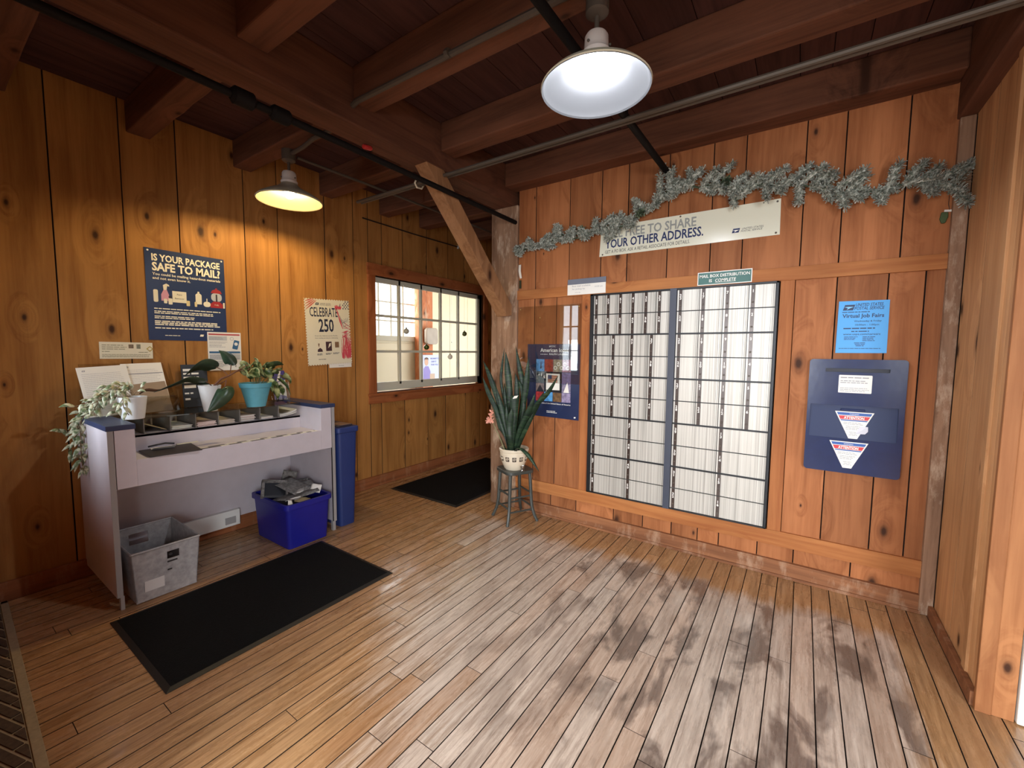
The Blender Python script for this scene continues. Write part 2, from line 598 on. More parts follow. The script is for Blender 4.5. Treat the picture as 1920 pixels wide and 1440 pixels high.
# ---- floor -------------------------------------------------------------------
def floor_material():
    m, nt, b = newmat('worn_strip_floor')
    tc = N(nt, 'ShaderNodeTexCoord')
    geo = N(nt, 'ShaderNodeNewGeometry')
    rnd = geo.outputs['Random Per Island']
    ob = tc.outputs['Object']
    sep = N(nt, 'ShaderNodeSeparateXYZ')
    nt.links.new(ob, sep.inputs[0])
    X, Y = sep.outputs[0], sep.outputs[1]
    off = N(nt, 'ShaderNodeCombineXYZ')
    nt.links.new(mathn(nt, 'MULTIPLY', rnd, 71.3), off.inputs[0])
    nt.links.new(mathn(nt, 'MULTIPLY', rnd, 33.9), off.inputs[1])
    add = N(nt, 'ShaderNodeVectorMath', operation='ADD')
    nt.links.new(ob, add.inputs[0])
    nt.links.new(off.outputs[0], add.inputs[1])
    v = add.outputs[0]
    grain = noise(nt, mapping(nt, v, (55, 3.2, 1)), 1.0, 5, 0.65)
    fine = noise(nt, mapping(nt, v, (160, 16, 1)), 1.0, 4, 0.7)
    blot = noise(nt, mapping(nt, ob, (1.5, 1.1, 1)), 1.0, 4, 0.6)
    # where the varnish has worn off: the middle of the lobby, not along the walls nor by the left door
    def edge(val, lo, width):
        return mathn(nt, 'DIVIDE', mathn(nt, 'SUBTRACT', val, lo), width)
    wx0 = edge(mathn(nt, 'ADD', X, mathn(nt, 'MULTIPLY', Y, 0.5)), -1.25, 0.9)
    wx1 = edge(mathn(nt, 'MULTIPLY', X, -1.0), -0.5, 0.16)
    wy1 = edge(mathn(nt, 'MULTIPLY', Y, -1.0), -2.74, 0.22)
    w = mathn(nt, 'MINIMUM', mathn(nt, 'MINIMUM', wx0, wx1), wy1)
    w = mathn(nt, 'ADD', w, mathn(nt, 'MULTIPLY', mathn(nt, 'SUBTRACT', blot, 0.5), 1.5))
    w = mathn(nt, 'ADD', w, mathn(nt, 'MULTIPLY', mathn(nt, 'SUBTRACT', rnd, 0.5), 0.4))
    w = mathn(nt, 'ADD', w, mathn(nt, 'MULTIPLY', mathn(nt, 'SUBTRACT', grain, 0.5), 0.9))
    worn = ramp(nt, w, [(0.25, 0.0), (0.8, 1.0)])
    varn = ramp(nt, grain, [(0.3, rgb(124, 90, 58)), (0.55, rgb(170, 130, 90)), (0.75, rgb(190, 152, 110))])
    bare = ramp(nt, grain, [(0.28, rgb(138, 120, 106)), (0.5, rgb(182, 164, 148)), (0.72, rgb(206, 190, 174))])
    c = mixc(nt, worn, varn, bare)
    # some boards kept a warmer tone
    warm = ramp(nt, rnd, [(0.0, 0.45), (0.3, 0.0), (0.8, 0.0), (1.0, 0.35)])
    c = mixc(nt, mathn(nt, 'MULTIPLY', warm, 0.8), c, rgb(178, 130, 92))
    # dark foot-worn stains, drawn out along the boards
    st = noise(nt, mapping(nt, ob, (6.5, 3.0, 1), (3.1, 7.7, 0)), 1.0, 4, 0.6, 0.5)
    stm = mathn(nt, 'MULTIPLY', ramp(nt, mathn(nt, 'ADD', st, mathn(nt, 'MULTIPLY', mathn(nt, 'SUBTRACT', rnd, 0.5), 0.10)), [(0.50, 0.0), (0.62, 1.0)]),
                ramp(nt, mathn(nt, 'ADD', edge(mathn(nt, 'ADD', X, mathn(nt, 'MULTIPLY', Y, 0.35)), -1.2, 1.2), mathn(nt, 'MULTIPLY', mathn(nt, 'SUBTRACT', blot, 0.5), 1.0)), [(0.3, 0.0), (0.9, 1.0)]))
    stm = mathn(nt, 'MULTIPLY', stm, mathn(nt, 'ADD', mathn(nt, 'MULTIPLY', worn, 0.75), 0.15))
    c = mixc(nt, mathn(nt, 'MULTIPLY', stm, 0.85), c, rgb(84, 66, 56))
    tone = mathn(nt, 'ADD', mathn(nt, 'MULTIPLY', rnd, 0.16), 0.90)
    tone = mathn(nt, 'MULTIPLY', tone, mathn(nt, 'ADD', mathn(nt, 'MULTIPLY', fine, 0.5), 0.76))
    tcol = N(nt, 'ShaderNodeCombineColor')
    for i in range(3):
        nt.links.new(tone, tcol.inputs[i])
    c = mixc(nt, 1.0, c, tcol.outputs[0], 'MULTIPLY')
    nt.links.new(c, b.inputs['Base Color'])
    rg = noise(nt, mapping(nt, ob, (9, 3.0, 1)), 1.0, 6, 0.7)
    rough = ramp(nt, mathn(nt, 'ADD', mathn(nt, 'MULTIPLY', rg, 0.75), mathn(nt, 'MULTIPLY', fine, 0.25)), [(0.42, 0.09), (0.60, 0.52)])
    nt.links.new(rough, b.inputs['Roughness'])
    b.inputs['Specular IOR Level'].default_value = 0.55
    bump(nt, b, mathn(nt, 'ADD', fine, grain), 0.10, 0.003)
    return m


FLOOR = floor_material()
fl = MB()
rr = random.Random(11)
W = 0.0826
k0 = int((-3.47 - 0.023) / W) - 1
fr_bottom = -0.022
for k in range(k0, int((1.9 - 0.023) / W) + 1):
    a = max(-3.47, 0.023 + k * W)
    b_ = min(1.9, 0.023 + (k + 1) * W)
    if b_ - a < 0.01:
        continue
    y = -1.65 if (b_ > -1.48 and a < 1.95) else -0.05
    first = True
    while y < 4.74:
        L = rr.uniform(0.8, 2.6)
        if first:
            L *= rr.random() + 0.2
            first = False
        e = min(4.75, y + L)
        if 4.75 - e < 0.2:
            e = 4.75
        fl.plank(a + 0.0022, b_ - 0.0022, y + 0.0013, e - 0.0013, fr_bottom, rr.uniform(-0.0006, 0.0), '+z', 0)
        y = e
fl.box(-3.6, 2.9, -1.7, 4.8, -0.08, fr_bottom + 0.001, 1)
struct(fl, 'floor', [FLOOR, plain('floor_gaps', rgb(40, 24, 15), 0.9)])

# ---- ceiling -------------------------------------------------------------------
ce = MB()
x = -3.5
rr = random.Random(4)
while x < 2.85:
    w = rr.choice((0.14, 0.19, 0.24))
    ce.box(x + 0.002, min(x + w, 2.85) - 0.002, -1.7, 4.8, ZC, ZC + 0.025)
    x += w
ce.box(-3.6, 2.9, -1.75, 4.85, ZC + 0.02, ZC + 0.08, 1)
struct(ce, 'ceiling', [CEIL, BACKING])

# ---- the mailbox wall ---------------------------------------------------------------
wb = MB()
wb.box(-2.0, 0.72, 3.02, 3.1, 0, ZC, 1)
UP = [-2.0, -1.832, -1.529, -1.27, -1.072, -0.795, -0.526, -0.345, -0.044, 0.134, 0.389, 0.575]
boards_x(wb, UP, 3.0, 3.02, 1.86, ZC, seed=2)
boards_x(wb, [-2.0, -1.836, -1.632, -1.406], 3.0, 3.02, 0.27, 1.79, seed=3)
boards_x(wb, [-0.061, 0.135, 0.352, 0.495, 0.575], 3.0, 3.02, 0.27, 1.79, seed=5)
boards_x(wb, [-2.0, -1.66, -1.43, -1.12, -0.90, -0.70, -0.53, -0.40, -0.18, 0.01, 0.28, 0.575], 3.0, 3.02, 0.0, 0.19, seed=6)
struct(wb, 'wall_back', [PINE, BACKING], bevel=0.0018)
t = MB()
t.box(-2.0, 0.575, 2.986, 3.02, 1.786, 1.862)
struct(t, 'trim_2', RAIL, bevel=0.002)
t = MB()
t.box(-2.0, 0.575, 2.986, 3.02, 0.187, 0.279)
struct(t, 'trim_3', RAIL, bevel=0.002)
t = MB()
t.box(-1.406, -1.335, 2.988, 3.02, 0.279, 1.786)
struct(t, 'trim_4', STILE, bevel=0.002)
t = MB()
t.box(-0.132, -0.061, 2.988, 3.02, 0.279, 1.786)
struct(t, 'trim_5', STILE, bevel=0.002)
t = MB()
t.box(-2.0, 0.575, 2.978, 3.02, 0, 0.098)
t.box(-2.0, 0.575, 2.968, 2.98, 0, 0.018)
struct(t, 'baseboard_back', BASEB, bevel=0.003)

# ---- left wall with the inner window ------------------------------------------------------
WY0, WY1, WZ0, WZ1 = 2.69, 4.39, 0.93, 2.08
wl = MB()
for (a, b_, z0, z1) in ((-0.1, WY0, 0, ZC), (WY1, 4.8, 0, ZC), (WY0, WY1, 0, WZ0), (WY0, WY1, WZ1, ZC)):
    wl.box(-3.56, -3.49, a, b_, z0, z1, 1)
boards_y(wl, [-0.1, 0.25, 0.547, 0.849, 1.131, 1.534, 1.778, 2.177, 2.46, 2.62], -3.49, -3.47, 0, ZC, seed=8)
boards_y(wl, [2.62, 2.752, 3.053, 3.39, 3.679, 4.04, 4.33, 4.46], -3.49, -3.47, 0, 0.90, seed=9)
boards_y(wl, [2.62, 2.78, 3.044, 3.385, 3.725, 4.009, 4.30, 4.46], -3.49, -3.47, 2.1, ZC, seed=10)
boards_y(wl, [4.46, 4.75], -3.49, -3.47, 0, ZC, seed=10)
struct(wl, 'wall_left', [PINE_L, BACKING], bevel=0.0018)
t = MB()
t.box(-3.49, -3.452, 2.60, 4.48, WZ1, 2.19)          # head casing
struct(t, 'trim_6', RAIL_Y, bevel=0.002)
t = MB()
t.box(-3.49, -3.455, 2.605, WY0, 0.93, WZ1)
struct(t, 'trim_7', STILE_Y, bevel=0.002)
t = MB()
t.box(-3.49, -3.455, WY1, 4.475, 0.93, WZ1)
struct(t, 'trim_8', STILE_Y, bevel=0.002)
t = MB()
t.box(-3.60, -3.44, 2.595, 4.485, 0.908, 0.93)       # stool
t.box(-3.49, -3.458, 2.60, 4.48, 0.83, 0.908)        # apron
struct(t, 'trim_9', RAIL_Y, bevel=0.002)
t = MB()                                              # jamb lining
t.box(-3.60, -3.47, WY0 - 0.018, WY0, 0.93, WZ1)
t.box(-3.60, -3.47, WY1, WY1 + 0.018, 0.93, WZ1)
t.box(-3.60, -3.47, WY0, WY1, WZ1, WZ1 + 0.018)
struct(t, 'trim_10', STILE_Y, bevel=0.0015)
t = MB()
t.box(-3.47, -3.445, 0.24, 4.75, 0, 0.105)
struct(t, 'baseboard_left', BASEB_Y, bevel=0.003)

SAGE = plain('sage_sash_paint', rgb(212, 212, 194), 0.45)


def glass_mat(name, tint=(1, 1, 1, 1), k=0.10):
    m = bpy.data.materials.new(name)
    m.use_nodes = True
    nt = m.node_tree
    nt.nodes.remove(nt.nodes['Principled BSDF'])
    out = nt.nodes['Material Output']
    tr = N(nt, 'ShaderNodeBsdfTransparent')
    tr.inputs[0].default_value = tint
    gl = N(nt, 'ShaderNodeBsdfGlossy')
    gl.inputs['Roughness'].default_value = 0.01
    lw = N(nt, 'ShaderNodeLayerWeight')
    lw.inputs['Blend'].default_value = 0.5
    f2 = mathn(nt, 'ADD', mathn(nt, 'MULTIPLY', mathn(nt, 'POWER', lw.outputs['Facing'], 4.0), 0.8), 0.03 + k * 0.2)
    mx = N(nt, 'ShaderNodeMixShader')
    nt.links.new(f2, mx.inputs[0])
    nt.links.new(tr.outputs[0], mx.inputs[1])
    nt.links.new(gl.outputs[0], mx.inputs[2])
    nt.links.new(mx.outputs[0], out.inputs[0])
    MATS[name] = m
    return m


GLASS = glass_mat('clear_glass')
SHELFGLASS = glass_mat('smoky_glass', (0.80, 0.84, 0.82, 1), 0.2)
ACRYLIC = glass_mat('clear_acrylic', (0.95, 0.96, 0.95, 1), 0.45)
w1 = MB()
SX0, SX1 = -3.565, -3.535
w1.box(SX0, SX1, WY0, WY0 + 0.045, 0.945, WZ1)
w1.box(SX0, SX1, WY1 - 0.045, WY1, 0.945, WZ1)
w1.box(SX0, SX1, WY0, WY1, 0.945, 1.03)
w1.box(SX0, SX1, WY0, WY1, WZ1 - 0.05, WZ1)
for y in (3.055, 3.364, 3.675, 3.985):
    w1.box(SX0, SX1, y - 0.014, y + 0.014, 1.0, WZ1)
for z in (1.344, 1.705):
    w1.box(SX0, SX1 - 0.001, WY0, WY1, z - 0.012, z + 0.012)
wobj = struct(w1, 'window_1', SAGE, bevel=0.002)
g = MB().box(-3.552, -3.548, WY0 + 0.02, WY1 - 0.02, 0.97, WZ1 - 0.02)
part(g, 'pane', GLASS, wobj)

# cable stapled over the window, with a staple at its end
c = MB().tube([(-3.462, 2.56, 2.588), (-3.46, 3.2, 2.583), (-3.462, 3.89, 2.59)], 0.006, 6)
cab = single(c, 'wall_cable', BACKING, 'thin dark cable stapled along the wall above the window with many panes', 'cable', (-3.462, 2.56, 2.588), smooth=True)
c = MB().box(-3.47, -3.452, 3.883, 3.897, 2.570, 2.604)
part(c, 'cable_clip', WHITE, cab)

# ---- alcove end wall and the partition behind the mailboxes ----------------------------------
t = MB()
t.box(-3.56, -1.8, 4.77, 4.83, 0, ZC, 1)
boards_x(t, [-3.47, -3.2, -2.9, -2.6, -2.35, -2.05, -1.88], 4.75, 4.77, 0, ZC, seed=21)
struct(t, 'wall_alcove', [PINE, BACKING])
t = MB()
t.box(-1.95, -1.88, 3.1, 4.77, 0, ZC)
struct(t, 'wall_partition', PINE_L)

# ---- right side: corner post boards and return -------------------------------------------------
XR = 0.622
t = MB()
t.box(XR + 0.02, 0.75, 2.3, 3.0, 0, ZC, 1)
boards_y(t, [2.285, 2.37, 2.47, 2.69, 2.976], XR, XR + 0.02, 0, ZC, gap=0.006, seed=14, sgn=-1)
t.box(XR - 0.008, XR + 0.004, 2.425, 2.475, 0, 2.6)
struct(t, 'wall_right', [PINE_R, BACKING], bevel=0.002)
t = MB()
t.box(XR - 0.012, 0.655, 2.268, 2.29, 0, ZC)
t.box(0.655, 0.715, 2.274, 2.29, 0, ZC)
struct(t, 'trim_11', wood('pine_casing', rgb(164, 112, 72), rgb(136, 86, 52), axis=2, plane='xz', var=0.15), bevel=0.003)
t = MB()
t.box(XR - 0.022, XR, 2.29, 2.97, 0, 0.06)
struct(t, 'baseboard_right', BASEB, bevel=0.004)
t = MB()
t.box(0.735, 1.95, 2.3, 2.36, 0, ZC, 0)
struct(t, 'wall_door', PINE)
d = MB()
d.box(0.717, 1.56, 2.262, 2.3, 0.005, 2.03)
for (a, b_) in ((0.15, 0.85), (0.98, 1.85)):
    for (p, q) in ((0.84, 1.12), (1.2, 1.48)):
        d.box(p, q, 2.256, 2.264, a, b_)
dobj = struct(d, 'door_1', plain('white_door_paint', rgb(228, 234, 230), 0.4), bevel=0.004)
h = MB().lathe([(0.0, 0), (0.012, 0), (0.012, 0.03), (0.028, 0.04), (0.03, 0.055), (0.02, 0.07), (0.0, 0.072)], (0, 0, 0), 16, 0,
               Matrix.Translation((1.49, 2.262, 0.95)) @ Matrix.Rotation(R(90), 4, 'X'))
part(h, 'door_knob', STEEL, dobj, smooth=True)
t = MB().box(1.95, 2.03, 0.03, 2.3, 0, ZC)
struct(t, 'wall_far_right', PINE_L)

# ---- front wall with the doorway the picture is taken from, and the glazed vestibule behind it ------------
FWM = wood('pine_wall_front', rgb(180, 118, 74), rgb(150, 90, 52), axis=2, plane='xz', var=0.1)
t = MB()
for x0, x1, z0, z1 in [(-3.56, -3.2, 0, ZC), (-3.2, -2.84, 0, 1.0), (-3.2, -2.84, 2.12, ZC), (-2.84, -1.4, 0, ZC), (-1.4, 2.03, 2.15, ZC)]:
    t.box(x0, x1, -0.10, 0.03, z0, z1)
struct(t, 'wall_front', FWM)
struct(MB().box(-1.56, -1.48, -1.6, -0.1, 0, ZC), 'wall_vestibule_left', FWM)
struct(MB().box(2.8, 2.88, -1.6, -0.1, 0, ZC), 'wall_vestibule_right', FWM)
t = MB()
for x0, x1, z0, z1 in [(-1.56, -1.36, 0, ZC), (-1.36, 0.05, 0, 0.35), (-1.36, 0.05, 2.15, ZC), (0.05, 1.25, 0, ZC), (1.25, 2.65, 0, 0.35), (1.25, 2.65, 2.15, ZC), (2.65, 2.88, 0, ZC)]:
    t.box(x0, x1, -1.7, -1.6, z0, z1)
struct(t, 'wall_vestibule_front', FWM)
struct(MB().box(2.03, 2.88, -0.1, 0.03, 0, ZC), 'wall_vestibule_back', FWM)
struct(MB().box(-9, 9, -12, -1.72, -0.2, -0.1), 'ground', plain('outdoor_paving', rgb(112, 106, 98), 0.9, mottle=0.15, mscale=3))


def front_window(name, x0, x1, z0, z1, nx, nz, yc):
    w_ = MB()
    y0_, y1_ = yc - 0.018, yc + 0.018
    w_.box(x0, x0 + 0.05, y0_, y1_, z0, z1)
    w_.box(x1 - 0.05, x1, y0_, y1_, z0, z1)
    w_.box(x0, x1, y0_, y1_, z0, z0 + 0.06)
    w_.box(x0, x1, y0_, y1_, z1 - 0.05, z1)
    for i in range(1, nx):
        xx_ = x0 + (x1 - x0) * i / nx
        w_.box(xx_ - 0.012, xx_ + 0.012, y0_, y1_, z0, z1)
    for i in range(1, nz):
        zz = z0 + (z1 - z0) * i / nz
        w_.box(x0, x1, y0_, y1_ - 0.001, zz - 0.011, zz + 0.011)
    ow = struct(w_, name, SAGE, bevel=0.002)
    part(MB().box(x0 + 0.02, x1 - 0.02, yc - 0.002, yc + 0.002, z0 + 0.02, z1 - 0.02), 'pane', GLASS, ow)


front_window('window_2', -1.36, 0.05, 0.35, 2.15, 2, 1, -1.65)
front_window('window_added', 1.25, 2.65, 0.35, 2.15, 2, 1, -1.65)  # unseen second window, added with its area light to light the counter
front_window('window_3', -3.2, -2.84, 1.0, 2.12, 2, 3, -0.04)

# ---- the next room, seen through the inner window ---------------------------------------------------
CREAM = plain('cream_wall_paint', rgb(236, 220, 186), 0.6)
t = MB()
for (a, b_, z0, z1) in ((1.5, 3.62, 0, 2.7), (4.86, 7.5, 0, 2.7), (3.62, 4.86, 0, 1.56), (3.62, 4.86, 2.64, 2.7)):
    t.box(-5.30, -5.2, a, b_, z0, z1, 0)
y = 4.9
while y < 7.4:
    t.box(-5.2, -5.192, y, y + 0.235, 0, 2.7, 0)
    y += 0.24
for z in (1.36, 1.47):
    t.box(-5.2, -5.19, 1.6, 4.93, z, z + 0.10, 0)
struct(t, 'wall_next_room', CREAM, bevel=0.003)
struct(MB().box(-5.3, -3.56, 1.4, 1.5, 0, 2.7), 'wall_next_room_near', CREAM)
struct(MB().box(-5.3, -3.56, 7.5, 7.6, 0, 2.7), 'wall_next_room_end', CREAM)
struct(MB().box(-5.3, -3.56, 1.4, 7.6, 2.705, 2.76), 'ceiling_next_room', CREAM)
t = MB().box(-5.3, -3.56, 1.4, 7.6, -0.06, 0)
struct(t, 'floor_next_room', plain('next_room_floor', rgb(196, 178, 150), 0.5))
w4 = MB()
w4.box(-5.24, -5.18, 3.62, 3.68, 1.56, 2.64)
w4.box(-5.24, -5.18, 4.80, 4.90, 1.52, 2.68)
w4.box(-5.24, -5.16, 3.58, 4.92, 1.50, 1.575)
w4.box(-5.24, -5.18, 3.62, 4.86, 2.60, 2.64)
for y in (3.83, 4.10, 4.33, 4.567):
    w4.box(-5.23, -5.205, y - 0.014, y + 0.014, 1.56, 2.64)
for z in (1.80, 2.08, 2.36):
    w4.box(-5.23, -5.206, 3.62, 4.84, z - 0.01, z + 0.01)
struct(w4, 'window_4', plain('window_white', rgb(200, 190, 166), 0.5), bevel=0.002)

# ================================================================ timber frame
def beam(name, label, cat, x0, x1, y0, y1, z0, z1, mat, group=None, bevel=0.008):
    mb = MB()
    # a sawn timber with slightly wandering faces
    n = 9
    rr = random.Random(hash((round(x0, 3), round(y0, 3))) % 1000)
    L = (x1 - x0, y1 - y0, z1 - z0)
    ax = max(range(3), key=lambda i: L[i])
    lo, hi = [x0, y0, z0], [x1, y1, z1]
    vs = []
    for i in range(n + 1):
        t_ = lo[ax] + L[ax] * i / n
        for (a, b) in ((0, 0), (1, 0), (1, 1), (0, 1)):
            p = [0, 0, 0]
            p[ax] = t_
            o1, o2 = [k for k in range(3) if k != ax]
            p[o1] = (lo[o1] if a == 0 else hi[o1]) + rr.uniform(-0.002, 0.002)
            p[o2] = (lo[o2] if b == 0 else hi[o2]) + (rr.uniform(-0.002, 0.002) if not (o2 == 2 and b == 1) else 0)
            vs.append(p)
    fs = [(0, 1, 2, 3), tuple(4 * n + k for k in (3, 2, 1, 0))]
    for i in range(n):
        for k in range(4):
            fs.append((4 * i + k, 4 * i + (k + 1) % 4, 4 * i + 4 + (k + 1) % 4, 4 * i + 4 + k))
    mb.add(vs, fs)
    return single(mb, name, mat, label, cat, ((x0 + x1) / 2, (y0 + y1) / 2, z0), group, bevel=bevel)


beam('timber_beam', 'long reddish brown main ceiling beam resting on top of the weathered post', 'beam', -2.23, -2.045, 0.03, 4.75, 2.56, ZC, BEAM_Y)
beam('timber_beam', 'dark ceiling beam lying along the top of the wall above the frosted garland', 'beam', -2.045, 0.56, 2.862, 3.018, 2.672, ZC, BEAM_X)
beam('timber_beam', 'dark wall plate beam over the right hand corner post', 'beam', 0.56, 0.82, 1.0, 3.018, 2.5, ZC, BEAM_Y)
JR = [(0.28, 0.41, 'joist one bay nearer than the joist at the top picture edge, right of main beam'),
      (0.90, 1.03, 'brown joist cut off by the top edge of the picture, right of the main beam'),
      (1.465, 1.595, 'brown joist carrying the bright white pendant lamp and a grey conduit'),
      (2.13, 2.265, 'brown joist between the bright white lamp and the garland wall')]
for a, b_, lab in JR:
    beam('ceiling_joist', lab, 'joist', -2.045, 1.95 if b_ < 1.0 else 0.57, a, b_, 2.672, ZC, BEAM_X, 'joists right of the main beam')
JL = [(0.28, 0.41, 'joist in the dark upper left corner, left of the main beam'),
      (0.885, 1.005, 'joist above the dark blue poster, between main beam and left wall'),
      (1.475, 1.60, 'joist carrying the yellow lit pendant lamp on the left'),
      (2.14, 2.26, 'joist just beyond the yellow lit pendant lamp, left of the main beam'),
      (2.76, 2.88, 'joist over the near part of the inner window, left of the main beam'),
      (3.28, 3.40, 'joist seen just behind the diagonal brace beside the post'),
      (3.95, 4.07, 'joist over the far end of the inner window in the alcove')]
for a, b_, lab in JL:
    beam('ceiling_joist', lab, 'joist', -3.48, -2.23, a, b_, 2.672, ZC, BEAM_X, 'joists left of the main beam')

p = MB()
p.box(-2.262, -2.0, 2.982, 3.2, 0, 2.56)
p.box(-2.275, -2.15, 2.99, 3.2, 0, 2.56)
single(p, 'timber_post', POST, 'weathered wooden post with pale scuffs beside the snake plant', 'post', (-2.13, 3.09, 0), bevel=0.006)
p = MB().box(0.566, XR, 2.972, 3.05, 0, 2.5)
single(p, 'timber_post', POST, 'narrow scuffed post in the right hand corner beside the blue mail drop', 'post', (0.6, 3.0, 0), bevel=0.005)
# diagonal brace from the main beam down to the post
b_ = MB()
lo, up = 4.563, 4.729
pts = [(1.985, lo - 1.985), (2.075, 2.575), (up - 2.575 + 0.0, 2.575), (2.981, up - 2.981), (2.981, 1.66), (2.915, 1.648)]
M_ = Matrix(((0, 0, 1, 0), (1, 0, 0, 0), (0, 1, 0, 0), (0, 0, 0, 1)))
b_.prism(pts, -2.156, -2.05, 0, M_)
single(b_, 'knee_brace', BRACE, 'lighter diagonal wooden brace running from the main beam down to the post', 'brace', (-2.1, 2.95, 1.65), bevel=0.004)

# ================================================================ pipes and conduits
pm = MB()
pm.tube([(-2.02, 0.035, 2.42), (-2.02, 2.988, 2.42)], 0.017, 10)
bp = single(pm, 'black_pipe', BLACKMETAL, 'black pipe slung under the main beam and ending at the post', 'pipe', (-2.02, 1.1, 2.42), smooth=True)
for a, e, r_ in ((0.86, 0.955, 0.036), (1.02, 1.11, 0.034)):
    part(MB().tube([(-2.02, a, 2.42), (-2.02, a + 0.012, 2.42), (-2.02, e - 0.012, 2.42), (-2.02, e, 2.42)], [0.022, r_, r_, 0.022], 12), 'coupling', BLACKMETAL, bp, smooth=True)
pm = MB().tube([(-0.806, 0.035, 2.55), (-0.806, 2.99, 2.55)], 0.019, 10)
bp = single(pm, 'black_pipe', BLACKMETAL, 'black pipe passing behind the bright white lamp into the wall above the garland', 'pipe', (-0.806, 1.1, 2.55), smooth=True)
part(MB().tube([(-0.806, 2.955, 2.55), (-0.806, 2.965, 2.55), (-0.806, 2.999, 2.55)], [0.026, 0.032, 0.034], 14), 'wall_collar', plain('chrome', rgb(200, 196, 188), 0.2, metal=1.0), bp, smooth=True)
hg = MB()
for y in (0.95, 2.2):
    hg.tube([(-0.806, y, 2.55), (-0.806, y, 2.675)], 0.004, 6)
part(hg, 'hanger_wire', BLACKMETAL, bp)

pm = MB().tube([(-2.99, 2.165, 2.53), (0.555, 2.165, 2.53)], 0.012, 8)
single(pm, 'conduit', STEEL, 'nearer of two grey conduits crossing under the main beam', 'conduit', (-1.3, 2.165, 2.53), smooth=True)
pm = MB().tube([(-2.99, 2.205, 2.535), (0.555, 2.205, 2.535)], 0.011, 8)
single(pm, 'conduit', STEEL, 'farther of two grey conduits crossing under the main beam', 'conduit', (-1.3, 2.205, 2.535), smooth=True)
pm = MB()
pm.tube([(-2.30, 2.15, 2.55), (-2.30, 2.135, 2.525), (-2.30, 2.155, 2.50), (-2.30, 2.20, 2.505), (-2.30, 2.23, 2.55)], 0.006, 6)
pm.tube([(-2.30, 2.19, 2.55), (-2.245, 2.19, 2.575)], 0.005, 6)
single(pm, 'conduit_strap', PAPERC, 'pale strap looped round the pair of conduits left of the brace', 'strap', (-2.3, 2.19, 2.5), smooth=True)
pm = MB().tube([(-0.735, 1.47, 2.655), (-1.99, 1.452, 2.655), (-2.04, 1.46, 2.65)], 0.014, 8)
pm.tube([(-1.36, 1.452, 2.655), (-1.34, 1.452, 2.655)], 0.02, 8)
single(pm, 'conduit', STEEL, 'grey conduit along the joist leading to the bright white lamp', 'conduit', (-1.3, 1.45, 2.655), smooth=True)
pm = MB().tube([(-2.23, 1.53, 2.64), (-2.55, 1.54, 2.65), (-2.7, 1.56, 2.645), (-2.84, 1.567, 2.645)], 0.013, 8)
single(pm, 'conduit', STEEL, 'short bent conduit from the main beam to the yellow lit lamp', 'conduit', (-2.5, 1.55, 2.65), smooth=True)
pm = MB().tube([(-2.88, 1.62, 2.645), (-2.87, 2.2, 2.645), (-2.87, 3.0, 2.645), (-2.87, 4.4, 2.645)], 0.010, 8)
single(pm, 'conduit', STEEL, 'thin conduit running from the yellow lit lamp toward the alcove', 'conduit', (-2.87, 2.6, 2.645), smooth=True)
# red tag on the main beam
pm = MB().lathe([(0.0, 0), (0.012, 0), (0.014, 0.01), (0.014, 0.05), (0.006, 0.062), (0, 0.063)], (0, 0, 0), 12, 0, Matrix.Translation((-2.185, 1.63, 2.545)) @ Matrix.Rotation(R(-80), 4, 'X'))
single(pm, 'beam_plug', plain('red_plastic', rgb(190, 52, 50), 0.35), 'small red plug under the main beam', 'plug', (-2.185, 1.63, 2.545), smooth=True)


# ================================================================ pendant lamps
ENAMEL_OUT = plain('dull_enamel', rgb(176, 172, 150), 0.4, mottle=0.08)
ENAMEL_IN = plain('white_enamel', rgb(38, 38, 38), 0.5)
SOCKET = plain('porcelain_socket', rgb(206, 198, 190), 0.4)


